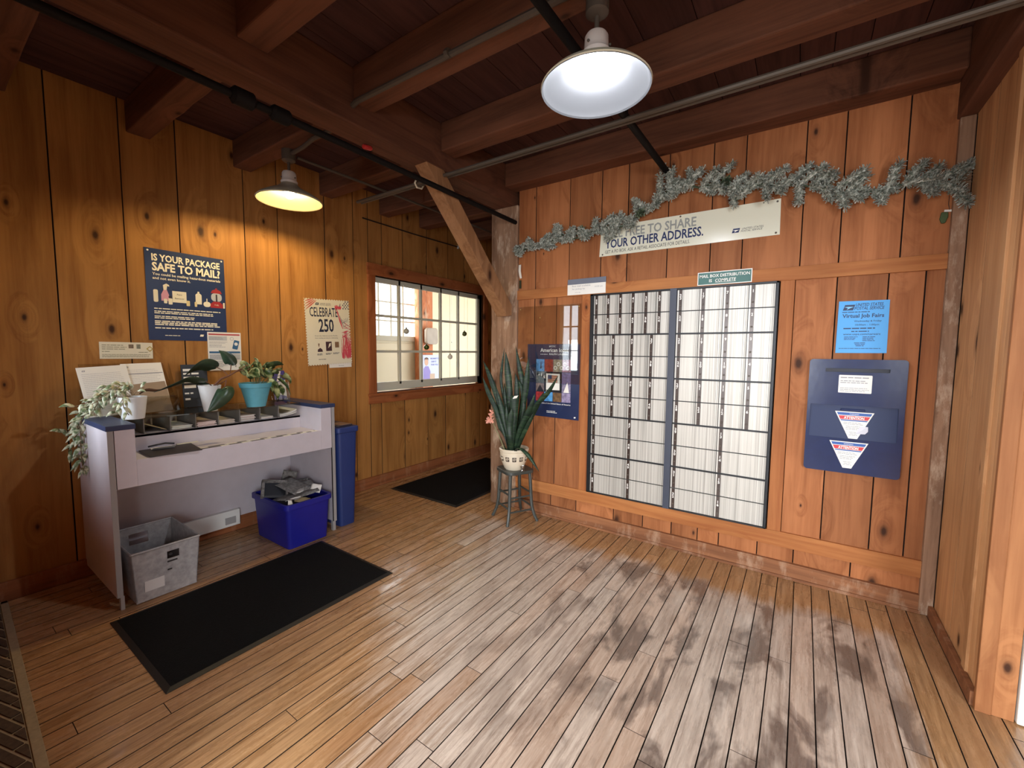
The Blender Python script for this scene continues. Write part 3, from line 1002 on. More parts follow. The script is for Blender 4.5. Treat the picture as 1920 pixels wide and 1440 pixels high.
def pendant(label, x, y, z_rim, d, color, strength, inside):
    root = thing('pendant_lamp', label, 'lamp', (x, y, z_rim))
    r_ = d / 2
    # shallow reflector: outer and inner skins
    sh = MB()
    outer = [(r_, 0.0), (r_ + 0.003, 0.004), (r_ * 0.93, 0.022), (r_ * 0.7, 0.050), (r_ * 0.42, 0.078), (0.058, 0.098), (0.047, 0.115)]
    inner = [(0.044, 0.112), (0.052, 0.092), (r_ * 0.40, 0.073), (r_ * 0.68, 0.046), (r_ * 0.91, 0.018), (r_ - 0.006, 0.002)]
    sh.lathe(outer, (x, y, z_rim), 56, 0)
    sh.lathe(inner, (x, y, z_rim), 56, 1)
    sh.lathe([(r_ - 0.006, 0.002), (r_, -0.003), (r_, 0.0)], (x, y, z_rim), 56, 1)
    part(sh, 'lamp_shade', [ENAMEL_OUT, inside], root, smooth=True, angle=50)
    sk = MB().lathe([(0.049, 0.110), (0.052, 0.125), (0.045, 0.135), (0.044, 0.15), (0.043, 0.178), (0.037, 0.188), (0.0, 0.190)], (x, y, z_rim), 28)
    so = part(sk, 'socket', SOCKET, root, smooth=True)
    sc_ = MB()
    for a in (0.3, 2.4, 4.5):
        sc_.sphere((x + 0.049 * math.cos(a), y + 0.049 * math.sin(a), z_rim + 0.146), 0.005, 6)
    part(sc_, 'screw', STEEL, so, smooth=True)
    inr = MB().lathe([(0.043, 0.112), (0.040, 0.150), (0.0, 0.152)], (x, y, z_rim), 24)
    part(inr, 'socket_liner', STEEL, so, smooth=True)
    part(MB().tube([(x, y, z_rim + 0.185), (x, y, z_rim + 0.29)], 0.009, 10), 'stem', STEEL, root, smooth=True)
    bx = MB().lathe([(0.0, 0.25), (0.03, 0.252), (0.042, 0.262), (0.042, 2.672 - z_rim)], (x, y, z_rim), 20)
    part(bx, 'junction_box', STEEL, root, smooth=True)
    em = newmat('bulb_glow_%d' % int(strength))
    em[2].inputs['Base Color'].default_value = (1, 1, 1, 1)
    em[2].inputs['Emission Color'].default_value = color
    em[2].inputs['Emission Strength'].default_value = strength
    bl = MB().lathe([(0.0, -0.012), (0.012, -0.011), (0.024, -0.003), (0.031, 0.012), (0.031, 0.026), (0.025, 0.042), (0.017, 0.055)], (x, y, z_rim + 0.03), 24)
    bo = part(bl, 'bulb', em[0], root, smooth=True)
    nk = MB().lathe([(0.017, 0.085), (0.0155, 0.09), (0.0155, 0.145)], (x, y, z_rim), 20)
    part(nk, 'bulb_neck', SOCKET, bo, smooth=True)
    return root


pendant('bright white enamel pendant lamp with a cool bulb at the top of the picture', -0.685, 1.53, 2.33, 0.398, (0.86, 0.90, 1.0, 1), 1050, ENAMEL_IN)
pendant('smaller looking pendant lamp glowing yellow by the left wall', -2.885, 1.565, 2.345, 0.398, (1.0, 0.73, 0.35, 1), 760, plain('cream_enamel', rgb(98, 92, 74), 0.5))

# ================================================================ post office boxes
ALU = None


def alu_material():
    m, nt, b = newmat('brushed_box_door')
    tc = N(nt, 'ShaderNodeTexCoord')
    st1 = noise(nt, mapping(nt, tc.outputs['Object'], (95, 95, 0.6)), 1.0, 3, 0.7)
    geo = N(nt, 'ShaderNodeNewGeometry')
    c = ramp(nt, st1, [(0.3, rgb(150, 146, 138)), (0.5, rgb(188, 185, 176)), (0.7, rgb(206, 203, 194))])
    nt.links.new(c, b.inputs['Base Color'])
    b.inputs['Metallic'].default_value = 0.35
    b.inputs['Roughness'].default_value = 0.42
    bump(nt, b, st1, 0.15, 0.002)
    return m


ALU = alu_material()
STRIP = plain('number_strip_brown', rgb(64, 52, 46), 0.28, metal=0.25, spec=0.6)
DARKLINE = plain('hinge_line', rgb(84, 82, 74), 0.5)
bank = thing('mailbox_bank', 'wall of silver numbered post office box doors in a black frame', 'mailboxes', (-0.735, 3.0, 0.283))
fr = MB()
Z0, Z1 = 0.281, 1.786
XL, XRr = -1.333, -0.138
fr.box(XL, -1.309, 2.972, 3.02, Z0, Z1)
fr.box(-0.152, XRr, 2.972, 3.02, Z0, Z1)
fr.box(XL, XRr, 2.972, 3.02, Z1 - 0.012, Z1)
fr.box(XL, XRr, 2.972, 3.02, Z0, Z0 + 0.008)
fr.box(-1.31, -0.151, 2.99, 3.02, Z0, Z1)
rows = [1.776, 1.634, 1.485, 1.330, 1.183, 1.033, 0.880, 0.728, 0.582, 0.432, 0.288]
for i in (2, 4, 6, 8):
    fr.box(-1.31, -0.151, 2.974, 3.0, rows[i] - 0.0055, rows[i] + 0.0055)
part(fr, 'frame', BLACKFRAME, bank, bevel=0.0012)
part(MB().box(-0.757, -0.714, 2.968, 3.0, Z0, Z1), 'mullion', SLATE, bank, bevel=0.0015)
_cache = {}


def digits(s):
    return s


def po_box(n, x0, x1, z0, z1):
    d = MB()
    g = 0.0022
    d.box(x0 + g, x1 - g, 2.981, 2.992, z0 + g * 1.5, z1 - g * 1.5, 0)
    # hinge grooves on the right, edge line at the left
    for k in (0.006, 0.011, 0.020):
        d.box(x1 - k - 0.0011, x1 - k, 2.9796, 2.9812, z0 + g, z1 - g, 1)
    do = part(d, 'box_door', [ALU, DARKLINE], bank)
    sx0 = x0 + 0.0125
    s = MB().box(sx0, sx0 + 0.0205, 2.9775, 2.9812, z0 + g * 1.5, z1 - g * 1.5)
    part(s, 'number_strip', STRIP, do, bevel=0.0006)
    t_ = MB()
    txt = str(n)
    zz = z1 - 0.030
    for ch in txt:
        vs, fs = text_mesh(ch, 0.03)
        xs = [v[0] for v in vs]
        h = 0.0165
        k = h / CAP
        w = (max(xs) - min(xs)) * k
        t_.add([(sx0 + 0.01025 - w / 2 + (v[0] - min(xs)) * k, 2.9769, zz - h + v[1] * k) for v in vs], fs)
        zz -= h * 1.22
    part(t_, 'numerals', WHITEINK, do)
    l_ = MB().lathe([(0.0, 0), (0.0042, 0), (0.0058, -0.0015), (0.0062, -0.004)], (0, 0, 0), 12, 0,
                    Matrix.Translation((sx0 + 0.01025, 2.9755, z0 + 0.036)) @ Matrix.Rotation(R(90), 4, 'X'))
    part(l_, 'lock', STEEL, do, smooth=True)


def cols(x0, x1, n):
    return [(x0 + (x1 - x0) * i / n, x0 + (x1 - x0) * (i + 1) / n) for i in range(n)]


L0, L1, R0, R1 = -1.308, -0.758, -0.713, -0.153
for c_, (first, k) in zip(cols(L0, L1, 6), ((59, 2), (53, 2), (51, 2), (41, 2), (35, 2), (33, 2))):
    for i in range(k):
        po_box(first + i, c_[0], c_[1], rows[i + 1], rows[i])
for c_, first in zip(cols(L0, L1, 4), (61, 55, 43, 37)):
    for i in range(4):
        po_box(first + i, c_[0], c_[1], rows[i + 3], rows[i + 2])
for c_, first in zip(cols(L0, L1, 2), (65, 47)):
    for i in range(4):
        po_box(first + i, c_[0], c_[1], rows[i + 7], rows[i + 6])
for c_, first in zip(cols(R0, R1, 4), (23, 17, 7, 1)):
    for i in range(6):
        po_box(first + i, c_[0], c_[1], rows[i + 1], rows[i])
for c_, first in zip(cols(R0, R1, 2), (29, 13)):
    for i in range(4):
        po_box(first + i, c_[0], c_[1], rows[i + 7], rows[i + 6])

# ================================================================ blue mail drop
NAVY = plain('navy_enamel', rgb(28, 44, 82), 0.2, mottle=0.08, mscale=20, bumpy=0.04, spec=0.5)
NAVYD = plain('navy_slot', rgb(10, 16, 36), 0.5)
drop = thing('mail_drop', 'dark blue wall mounted mail drop with two triangular warning stickers', 'mail drop', None, M=on_back(0.243, 1.013))
w, h = 0.42, 0.634
fr = MB()
# front outline with a slot and a recess cut out of it: built as bands
zf = 0.03
outer = rrect(w, h, 0.018, 5)
fr.prism(outer, 0.0, 0.012)
# slot band layout (local y): top .317
sl0, sl1 = 0.247, 0.267
sx0, sx1 = -0.135, 0.14
rc0, rc1 = -0.124, 0.062
rx0, rx1 = -0.194, 0.186
top = [p_ for p_ in outer if p_[1] > sl1]
top = [(w / 2, sl1)] + [p_ for p_ in outer if p_[1] > sl1] + [(-w / 2, sl1)]
fr.prism(top, 0.012, zf)
fr.prism([(-w / 2, sl0), (sx0, sl0), (sx0, sl1), (-w / 2, sl1)], 0.012, zf)
fr.prism([(sx1, sl0), (w / 2, sl0), (w / 2, sl1), (sx1, sl1)], 0.012, zf)
fr.prism([(-w / 2, rc1), (w / 2, rc1), (w / 2, sl0), (-w / 2, sl0)], 0.012, zf)
fr.prism([(-w / 2, rc0), (rx0, rc0), (rx0, rc1), (-w / 2, rc1)], 0.012, zf)
fr.prism([(rx1, rc0), (w / 2, rc0), (w / 2, rc1), (rx1, rc1)], 0.012, zf)
bot = [p_ for p_ in outer if p_[1] < rc0]
bot = [(-w / 2, rc0)] + [p_ for p_ in outer if p_[1] < rc0] + [(w / 2, rc0)]
fr.prism(bot, 0.012, zf)
part(fr, 'body', NAVY, drop)
# chute flap leaning back inside the recess
fp = MB()
fp.add([(rx0, rc1, 0.013), (rx1, rc1, 0.013), (rx1, rc0, 0.024), (rx0, rc0, 0.024), (rx0, rc1, 0.008), (rx1, rc1, 0.008), (rx1, rc0, 0.008), (rx0, rc0, 0.008)],
       [(0, 3, 2, 1), (4, 5, 6, 7), (0, 1, 5, 4), (2, 3, 7, 6), (1, 2, 6, 5), (3, 0, 4, 7)])
flap = part(fp, 'chute_door', plain('navy_matte', rgb(25, 41, 80), 0.45, spec=0.3), drop)
part(MB().box(-0.055, 0.05, rc1 - 0.030, rc1 - 0.018, 0.013, 0.026), 'handle', NAVY, flap, bevel=0.002)
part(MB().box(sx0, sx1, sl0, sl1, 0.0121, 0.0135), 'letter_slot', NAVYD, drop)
lb = MB().prism(rrect(0.143, 0.098, 0.004, 3, -0.002, 0.182), zf, zf + 0.0008)
lo_ = part(lb, 'schedule_label', PAPER, drop)
t = MB()
lines(t, -0.066, 0.06, [0.214], 0.006, zf + 0.0012, 3, (0.95, 1))
lines(t, -0.066, 0.06, [0.197, 0.187], 0.0045, zf + 0.0012, 4, (0.8, 1))
lines(t, -0.066, 0.06, [0.158, 0.149, 0.141], 0.003, zf + 0.0012, 5, (0.8, 1))
part(t, 'small_print', GREYINK, lo_)


def warning(cx, cy, zz, parent, tear=False, tilt=0.0):
    wt, wb_, hh = 0.17, 0.038, 0.148
    M = Matrix.Translation((cx, cy, zz)) @ Matrix.Rotation(tilt, 4, 'X')
    s = MB()
    y1 = hh / 2
    def at(y):
        f_ = (y1 - y) / hh
        return wt / 2 + (wb_ / 2 - wt / 2) * f_
    s.prism([(-wt / 2, y1), (wt / 2, y1), (wb_ / 2, -y1), (-wb_ / 2, -y1)], 0, 0.0008, 0, M)
    def band(ya, yb, mi):
        m_ = 0.006
        s.add([M @ Vector(q) for q in ((-at(ya) + m_, ya, 0.0012), (at(ya) - m_, ya, 0.0012), (at(yb) - m_, yb, 0.0012), (-at(yb) + m_, yb, 0.0012))], [(0, 1, 2, 3)], mi)
    band(y1 - 0.005, y1 - 0.020, 1)
    band(y1 - 0.023, y1 - 0.043, 2)
    band(y1 - 0.045, y1 - 0.051, 1)
    so = part(s, 'warning_sticker', [PAPER, BLUEINK, REDINK], parent)
    t_ = MB()
    put_text(t_, 'ATTENTION', 0, y1 - 0.040, 0.0135, 0.0017, 'c', fit=0.088, bold=0.03)
    put_text(t_, 'WARNING', 0, y1 - 0.0155, 0.006, 0.0017, 'c')
    t_.v = [M @ v for v in t_.v]
    part(t_, 'lettering', WHITEINK, so)
    t_ = MB()
    lines(t_, -0.045, 0.045, [0.012, 0.004], 0.0028, 0.0017, 1, (0.85, 1))
    lines(t_, -0.034, 0.034, [-0.008, -0.016, -0.024], 0.0028, 0.0017, 2, (0.7, 1))
    lines(t_, -0.02, 0.02, [-0.040, -0.048, -0.056], 0.0028, 0.0017, 6, (0.7, 1), align='c')
    t_.v = [M @ v for v in t_.v]
    part(t_, 'small_print', GREYINK, so)
    if tear:
        tr = MB()
        tr.add([M @ Vector(q) for q in ((0.028, -0.004, 0.0018), (0.062, -0.003, 0.0018), (0.062, -0.028, 0.011), (0.05, -0.043, 0.013), (0.01, -0.046, 0.0018))], [(0, 1, 2, 3, 4)])
        part(tr, 'torn_flap', plain('sticker_back', rgb(206, 206, 214), 0.4), so, solid=0.0006)


warning(0.005, -0.046, 0.0225, drop, True, R(-3.4))
warning(-0.012, -0.213, zf, drop)

# ================================================================ notices on the mailbox wall
GLOSSY = plain('banner_vinyl', rgb(226, 226, 206), 0.22, bumpy=0.06, mscale=9)
b = MB().prism([(-0.565, -0.103), (0.565, -0.103), (0.562, 0.104), (-0.553, 0.104)], 0, 0.0016)
ban = single(b, 'banner', GLOSSY, 'long glossy cream banner about having another address, partly under the garland', 'banner', None, M=on_back(-0.716, 2.161, 0.001))
t = MB()
put_text(t, 'FEEL FREE TO SHARE', -0.52, 0.020, 0.058, 0.0026, fit=0.62, bold=0.022)
part(t, 'grey_lettering', plain('banner_grey', rgb(150, 154, 150), 0.4), ban)
t = MB()
put_text(t, 'YOUR OTHER ADDRESS.', -0.52, -0.048, 0.058, 0.0026, fit=0.665, bold=0.022)
part(t, 'navy_lettering', NAVYINK, ban)
t = MB()
eagle(t, 0.31, -0.06, 0.026, 0.0026, 0, 1)
part(t, 'emblem', [NAVYINK, WHITEINK], ban)
t = MB()
put_text(t, 'GET A PO BOX. ASK A RETAIL ASSOCIATE FOR DETAILS.', -0.52, -0.086, 0.023, 0.0026, fit=0.585)
part(t, 'small_lettering', INK, ban)
t = MB()
put_text(t, 'UNITED STATES', 0.365, -0.046, 0.011, 0.0026, fit=0.115, shear=0.2)
put_text(t, 'POSTAL SERVICE', 0.36, -0.060, 0.011, 0.0026, fit=0.115, shear=0.2)
part(t, 'service_name', INK, ban)
for x, y in ((0.545, 0.09), (0.545, -0.09), (-0.54, -0.09), (0.0, 0.094)):
    g = MB().lathe([(0.0, 0.002), (0.003, 0.003), (0.005, 0.0026), (0.006, 0.0016)], (x, y, 0), 12)
    part(g, 'grommet', STEEL, ban, smooth=True)

# box mail tag
b = MB()
b.box(-0.155, 0.155, -0.056, 0.022, 0, 0.004, 0)
s = single(b, 'pickup_time_sign', PAPER, 'white pickup time sign with a grey holder above the left mailboxes', 'sign', None, M=on_back(-1.374, 1.848, 0.0145))
hd = MB().box(-0.153, 0.157, 0.022, 0.062, 0, 0.008)
part(hd, 'grey_header', plain('slate_holder', rgb(108, 114, 128), 0.4, mottle=0.05), s, bevel=0.002)
t = MB()
put_text(t, 'Box mail available', -0.115, 0.004, 0.012, 0.005, fit=0.15)
put_text(t, 'for pickup by:', -0.115, -0.018, 0.012, 0.005, fit=0.108)
put_text(t, '10:00 am', 0.07, -0.009, 0.010, 0.005, fit=0.062)
put_text(t, 'every day', -0.09, -0.042, 0.008, 0.005)
part(t, 'lettering', GREYINK, s)

GREEN = plain('sign_green', rgb(28, 92, 82), 0.4)
b = MB()
b.box(-0.1545, 0.1545, -0.041, 0.041, 0, 0.003, 0)
b.box(-0.150, 0.150, -0.0365, 0.0365, 0.003, 0.0036, 1)
s = single(b, 'distribution_sign', [WHITEINK, GREEN], 'small green sign with white border over the right mailboxes', 'sign', None, M=on_back(-0.436, 1.833, 0.0145))
t = MB()
put_text(t, 'MAIL BOX DISTRIBUTION', 0, 0.006, 0.0185, 0.0044, 'c', fit=0.284, bold=0.01)
put_text(t, 'IS', -0.085, -0.024, 0.0185, 0.0044, bold=0.01)
put_text(t, 'COMPLETE', -0.05, -0.024, 0.0185, 0.0044, fit=0.118, bold=0.01, shear=0.15)
rect(t, -0.05, 0.066, -0.0285, -0.027, 0.0044)
part(t, 'lettering', WHITEINK, s)

# blue job fair flyer
b = MB().prism([(-0.109, -0.142), (0.109, -0.141), (0.107, 0.141), (-0.107, 0.143)], 0, 0.001)
s = single(b, 'flyer', plain('bright_blue_paper', rgb(70, 160, 226), 0.5), 'bright blue job fair flyer above the blue mail drop', 'flyer', None, M=on_back(0.256, 1.507, 0.001))
DKBLUE = plain('flyer_ink', rgb(16, 42, 84), 0.5)
t = MB()
put_text(t, 'UNITED STATES', -0.033, 0.113, 0.016, 0.0018, fit=0.115, bold=0.012, shear=0.2)
put_text(t, 'POSTAL SERVICE', -0.038, 0.094, 0.016, 0.0018, fit=0.125, bold=0.012, shear=0.2)
put_text(t, 'Virtual Job Fairs', -0.088, 0.052, 0.020, 0.0018, fit=0.176, bold=0.02)
put_text(t, 'Wednesday & Friday', -0.036, 0.028, 0.009, 0.0018, fit=0.115, bold=0.01)
put_text(t, '10:00am - 1:00pm', -0.030, 0.008, 0.009, 0.0018, fit=0.10, bold=0.01)
lines(t, -0.08, 0.06, [-0.010], 0.006, 0.0018, 21, (0.95, 1))
lines(t, -0.045, 0.03, [-0.026], 0.005, 0.0018, 22, (0.95, 1))
put_text(t, 'www.usps.com/careers', -0.08, -0.043, 0.010, 0.0018, fit=0.158, bold=0.012)
lines(t, -0.075, -0.015, [-0.055, -0.062, -0.069], 0.003, 0.0018, 23)
lines(t, 0.005, 0.068, [-0.055, -0.062, -0.069, -0.076], 0.003, 0.0018, 24)
lines(t, -0.045, 0.035, [-0.088, -0.096, -0.104], 0.0035, 0.0018, 25, (0.4, 1), align='c')
lines(t, -0.095, 0.085, [-0.118], 0.003, 0.0018, 26, (0.95, 1))
lines(t, -0.09, 0.03, [0.080], 0.004, 0.0018, 27, (0.95, 1))
part(t, 'lettering', DKBLUE, s)
t = MB()
eagle(t, -0.088, 0.092, 0.030, 0.0018, 0, 1)
part(t, 'emblem', [DKBLUE, plain('flyer_blue_light', rgb(120, 190, 236), 0.5)], s)

# stamp poster behind clear acrylic
POSTERNAVY = plain('poster_navy', rgb(36, 46, 78), 0.28, bumpy=0.03, mscale=12)
b = MB().prism([(-0.237, -0.29), (0.237, -0.297), (0.24, 0.299), (-0.24, 0.299)], 0, 0.001)
s = single(b, 'stamp_poster', POSTERNAVY, 'navy poster with a grid of small pictures right of the snake plant', 'poster', None, M=on_back(-1.658, 1.119, 0.001))
t = MB()
put_text(t, 'American Icons', 0.012, 0.236, 0.030, 0.0018, 'c', fit=0.255, bold=0.02)
put_text(t, 'RALPH LAUREN', -0.032, 0.212, 0.014, 0.0018, 'l', fit=0.165, bold=0.015)
put_text(t, 'MYSTIC', -0.005, 0.275, 0.012, 0.0018, 'c', bold=0.01)
lines(t, -0.115, -0.045, [0.215], 0.004, 0.0018, 31, (0.95, 1))
put_text(t, 'Icons of the United States of America', 0.03, -0.186, 0.011, 0.0018, 'c', fit=0.27, bold=0.01, shear=0.15)
lines(t, -0.05, 0.05, [-0.245, -0.256], 0.004, 0.0018, 32, (0.8, 1))
eagle(t, 0.195, -0.282, 0.010, 0.0018, 0, 0)
part(t, 'lettering', WHITEINK, s)
pics = MB()
palette = [rgb(96, 150, 200), rgb(150, 62, 48), rgb(150, 142, 120), rgb(172, 130, 150), rgb(120, 128, 130), rgb(16, 16, 20), rgb(16, 16, 20), rgb(120, 110, 150),
           rgb(122, 108, 104), rgb(16, 16, 20), rgb(16, 16, 20), rgb(130, 124, 150), rgb(160, 50, 52), rgb(90, 160, 220), rgb(112, 84, 54), rgb(140, 130, 160)]
pm_ = [plain('picture_%d' % i, c_, 0.4, mottle=0.45, mscale=38) for i, c_ in enumerate(palette)]
gx = [-0.155, -0.075, 0.005, 0.085, 0.165]
gy = [0.178, 0.076, -0.018, -0.088, -0.165]
for j in range(4):
    for i in range(4):
        rect(pics, gx[i] + 0.0015, gx[i + 1] - 0.0015, gy[j + 1] + 0.0015, gy[j] - 0.0015, 0.0016, j * 4 + i)
part(pics, 'picture_grid', pm_, s)
det = MB()
rect(det, -0.058, 0.066, -0.070, 0.062, 0.0019, 0)
rect(det, -0.042, 0.046, -0.010, 0.050, 0.0022, 1)
for k in range(4):
    rect(det, -0.042, 0.046, -0.010 + k * 0.0165, -0.010 + k * 0.0165 + 0.006, 0.0025, 2)
rect(det, -0.042, -0.006, 0.018, 0.050, 0.0028, 3)
poly(det, [(0.10, -0.086), (0.135, 0.0), (0.15, -0.086)], 0.0022, 0)
poly(det, [(-0.115, 0.10), (-0.108, 0.165), (-0.101, 0.10)], 0.0022, 4)
poly(det, [(-0.075, -0.09), (-0.115, -0.03), (-0.15, -0.09)], 0.0022, 4)
for k in range(5):
    det.lathe([(0.010, 0.0022), (0.013, 0.0024), (0.016, 0.0022)], (0.025 + k * 0.028, 0.11 + 0.03 * (k % 2), 0), 14, 0)
for k in range(6):
    poly(det, [(-0.15 + k * 0.012, 0.05 - 0.004 * k), (-0.135 + k * 0.012, 0.068 - 0.01 * (k % 3)), (-0.128 + k * 0.012, 0.04 - 0.004 * k)], 0.0022, 0 if k % 2 else 4)
put_text(det, 'Spirit', -0.06, -0.084, 0.012, 0.0022, shear=0.3)
part(det, 'picture_detail', [PAPER, plain('stamp_tan', rgb(190, 150, 120), 0.5), plain('stamp_red', rgb(150, 70, 60), 0.5), plain('stamp_blue', rgb(60, 70, 100), 0.5), plain('picture_dark', rgb(34, 34, 44), 0.5)], s)
ac = MB().box(-0.29, 0.283, -0.30, 0.32, 0, 0.003)
ax_ = single(ac, 'acrylic_sheet', ACRYLIC, 'clear acrylic sheet covering the navy picture poster and the boards above it', 'plastic sheet', None, M=on_back(-1.697, 1.405, 0.009))
sc_ = MB()
for x, y in ((-0.27, 0.30), (0.265, 0.30), (-0.08, 0.225)):
    sc_.sphere((x, y, 0.003), 0.006, 6, 0, 0.5)
part(sc_, 'screw', plain('brass', rgb(220, 190, 120), 0.3, metal=1.0), ax_, smooth=True)

# small tags by the garland ends
b = MB()
b.add([(-0.013, 0.05, 0.0), (0.012, 0.052, 0.004), (0.016, 0.0, 0.014), (-0.008, -0.002, 0.012), (0.002, -0.062, 0.004), (0.022, -0.06, 0.006)],
      [(0, 1, 2, 3), (3, 2, 5, 4)])
s = single(b, 'hanging_tag', PAPER, 'curled white paper tag hanging at the left end of the garland', 'tag', None, M=on_back(-1.972, 2.02, 0.016), solid=0.001)
b = MB().box(-0.004, 0.014, -0.142, -0.075, 0.0, 0.006)
part(b, 'dark_clip', plain('clip_olive', rgb(52, 56, 36), 0.5), s)
b = MB().box(-0.018, 0.018, -0.005, 0.005, 0, 0.002)
s = single(b, 'hanging_tag', PAPER, 'tiny white label hanging below the right end of the garland', 'tag', None, M=on_back(0.558, 2.07, 0.004, R(-6)))
b = MB().prism([(-0.028, -0.008), (-0.004, -0.008), (0.0, -0.03), (-0.006, -0.06), (-0.02, -0.062), (-0.03, -0.04)], 0, 0.012)
part(b, 'green_clip', plain('clip_green', rgb(62, 82, 44), 0.5, mottle=0.2), s, bevel=0.003)
part(MB().tube([(-0.012, 0.07, 0.003), (-0.008, 0.03, 0.003), (0, 0.004, 0.002)], 0.001, 5), 'thread', INK, s)

# ================================================================ notices on the left wall
b = MB().prism([(-0.224, -0.291), (0.224, -0.293), (0.223, 0.291), (-0.225, 0.293)], 0, 0.001)
s = single(b, 'safety_poster', plain('poster_blue', rgb(36, 54, 92), 0.3, bumpy=0.04, mscale=7), 'dark blue package safety poster lit from the yellow lamp above', 'poster', None, M=on_left(1.163, 1.703, 0.001))
t = MB()
put_text(t, 'IS YOUR PACKAGE', -0.19, 0.218, 0.042, 0.0018, fit=0.385, bold=0.03)
put_text(t, 'SAFE TO MAIL?', -0.19, 0.156, 0.050, 0.0018, fit=0.385, bold=0.034)
part(t, 'headline', plain('poster_cream_ink', rgb(246, 240, 214), 0.5), s)
t = MB()
put_text(t, 'You could be mailing hazardous materials', -0.19, 0.126, 0.016, 0.0018, fit=0.385, bold=0.018)
put_text(t, 'and not even know it.', -0.19, 0.100, 0.016, 0.0018, fit=0.205, bold=0.018)
part(t, 'subheading', plain('poster_cream_ink', rgb(246, 240, 214), 0.5), s)
t = MB()
lines(t, -0.19, 0.195, [-0.090], 0.006, 0.0018, 41, (0.97, 1))
lines(t, -0.19, 0.195, [-0.108, -0.119], 0.006, 0.0018, 42, (0.6, 1))
lines(t, -0.19, 0.195, [-0.140, -0.151], 0.006, 0.0018, 43, (0.55, 1))
lines(t, -0.19, 0.195, [-0.172, -0.183, -0.194], 0.007, 0.0018, 44, (0.9, 1))
lines(t, -0.19, 0.15, [-0.216], 0.007, 0.0018, 45, (0.95, 1))
part(t, 'small_print', plain('poster_cream_ink', rgb(246, 240, 214), 0.5), s)
t = MB()
eagle(t, 0.055, -0.262, 0.014, 0.0018, 0, 0)
part(t, 'emblem', plain('poster_cream_ink', rgb(246, 240, 214), 0.5), s)
t = MB()
lines(t, -0.14, -0.05, [-0.262], 0.004, 0.0018, 46)
part(t, 'footer_print', plain('poster_cream_ink', rgb(246, 240, 214), 0.5), s)
t = MB()
Z = 0.0018
def sil(pts, mi, z=Z):
    poly(t, pts, z, mi)
sil(rrect(0.024, 0.08, 0.008, 3, -0.178, -0.006), 0)                       # white bottle
sil([(-0.150, -0.035), (-0.108, -0.035), (-0.108, 0.005), (-0.118, 0.036), (-0.136, 0.036), (-0.150, 0.005)], 1)  # pink sprayer
sil([(-0.136, 0.036), (-0.120, 0.036), (-0.116, 0.062), (-0.104, 0.060), (-0.106, 0.070), (-0.120, 0.078), (-0.138, 0.066)], 0)
sil([(-0.09, -0.04), (-0.012, -0.04), (-0.012, 0.034), (-0.09, 0.034)], 0)                      # carton
sil(rrect(0.018, 0.03, 0.004, 2, -0.128, -0.036), 0, Z + 0.0004)
sil(rrect(0.022, 0.040, 0.005, 2, -0.102, -0.036), 0, Z + 0.0004)
sil(rrect(0.018, 0.014, 0.003, 2, -0.102, -0.008), 4, Z + 0.0004)
sil(rrect(0.020, 0.036, 0.004, 2, -0.004, -0.040), 2, Z + 0.0004)
sil([(0.04, -0.04), (0.076, -0.04), (0.076, 0.024), (0.066, 0.034), (0.05, 0.034), (0.04, 0.024)], 0)   # spray can
sil(rrect(0.012, 0.012, 0.003, 2, 0.058, 0.040), 0)
sil(rrect(0.014, 0.034, 0.004, 2, 0.040, -0.042), 2, Z + 0.0004)
sil(rrect(0.044, 0.036, 0.017, 4, 0.107, -0.036), 0)                                             # round bottle
sil(rrect(0.006, 0.024, 0.002, 2, 0.107, -0.008), 0)
sil([(0.128, -0.056), (0.205, -0.056), (0.205, -0.03), (0.185, -0.012), (0.148, -0.012), (0.128, -0.03)], 3)   # red lantern
sil(rrect(0.066, 0.056, 0.022, 4, 0.167, 0.018), 5)
sil(rrect(0.010, 0.050, 0.003, 2, 0.167, 0.014), 4, Z + 0.0005)
sil([(0.132, 0.046), (0.202, 0.046), (0.192, 0.066), (0.172, 0.074), (0.172, 0.082), (0.162, 0.082), (0.162, 0.074), (0.142, 0.066)], 3)
sil(rrect(0.010, 0.040, 0.003, 2, 0.212, -0.036), 0)
put_text(t, 'Paint', -0.051, 0.008, 0.010, Z + 0.0006, 'c', mi=4, shear=0.15)
put_text(t, 'Remover', -0.051, -0.018, 0.010, Z + 0.0006, 'c', mi=4, shear=0.15)
put_text(t, 'FUEL', 0.167, -0.040, 0.009, Z + 0.0006, 'c', mi=0)
part(t, 'picture', [plain('pic_cream', rgb(232, 226, 200), 0.5), plain('pic_pink', rgb(208, 150, 168), 0.5), plain('pic_gold', rgb(220, 204, 150), 0.5), plain('pic_red', rgb(160, 36, 40), 0.5), plain('pic_dark', rgb(40, 34, 44), 0.5), plain('pic_glass', rgb(182, 186, 190), 0.5)], s)
tk = MB()
for x in (-0.208, 0.207):
    tk.sphere((x, 0.278 if x < 0 else 0.276, 0.001), 0.006, 6, 0, 0.5)
part(tk, 'pin', WHITEINK, s, smooth=True)

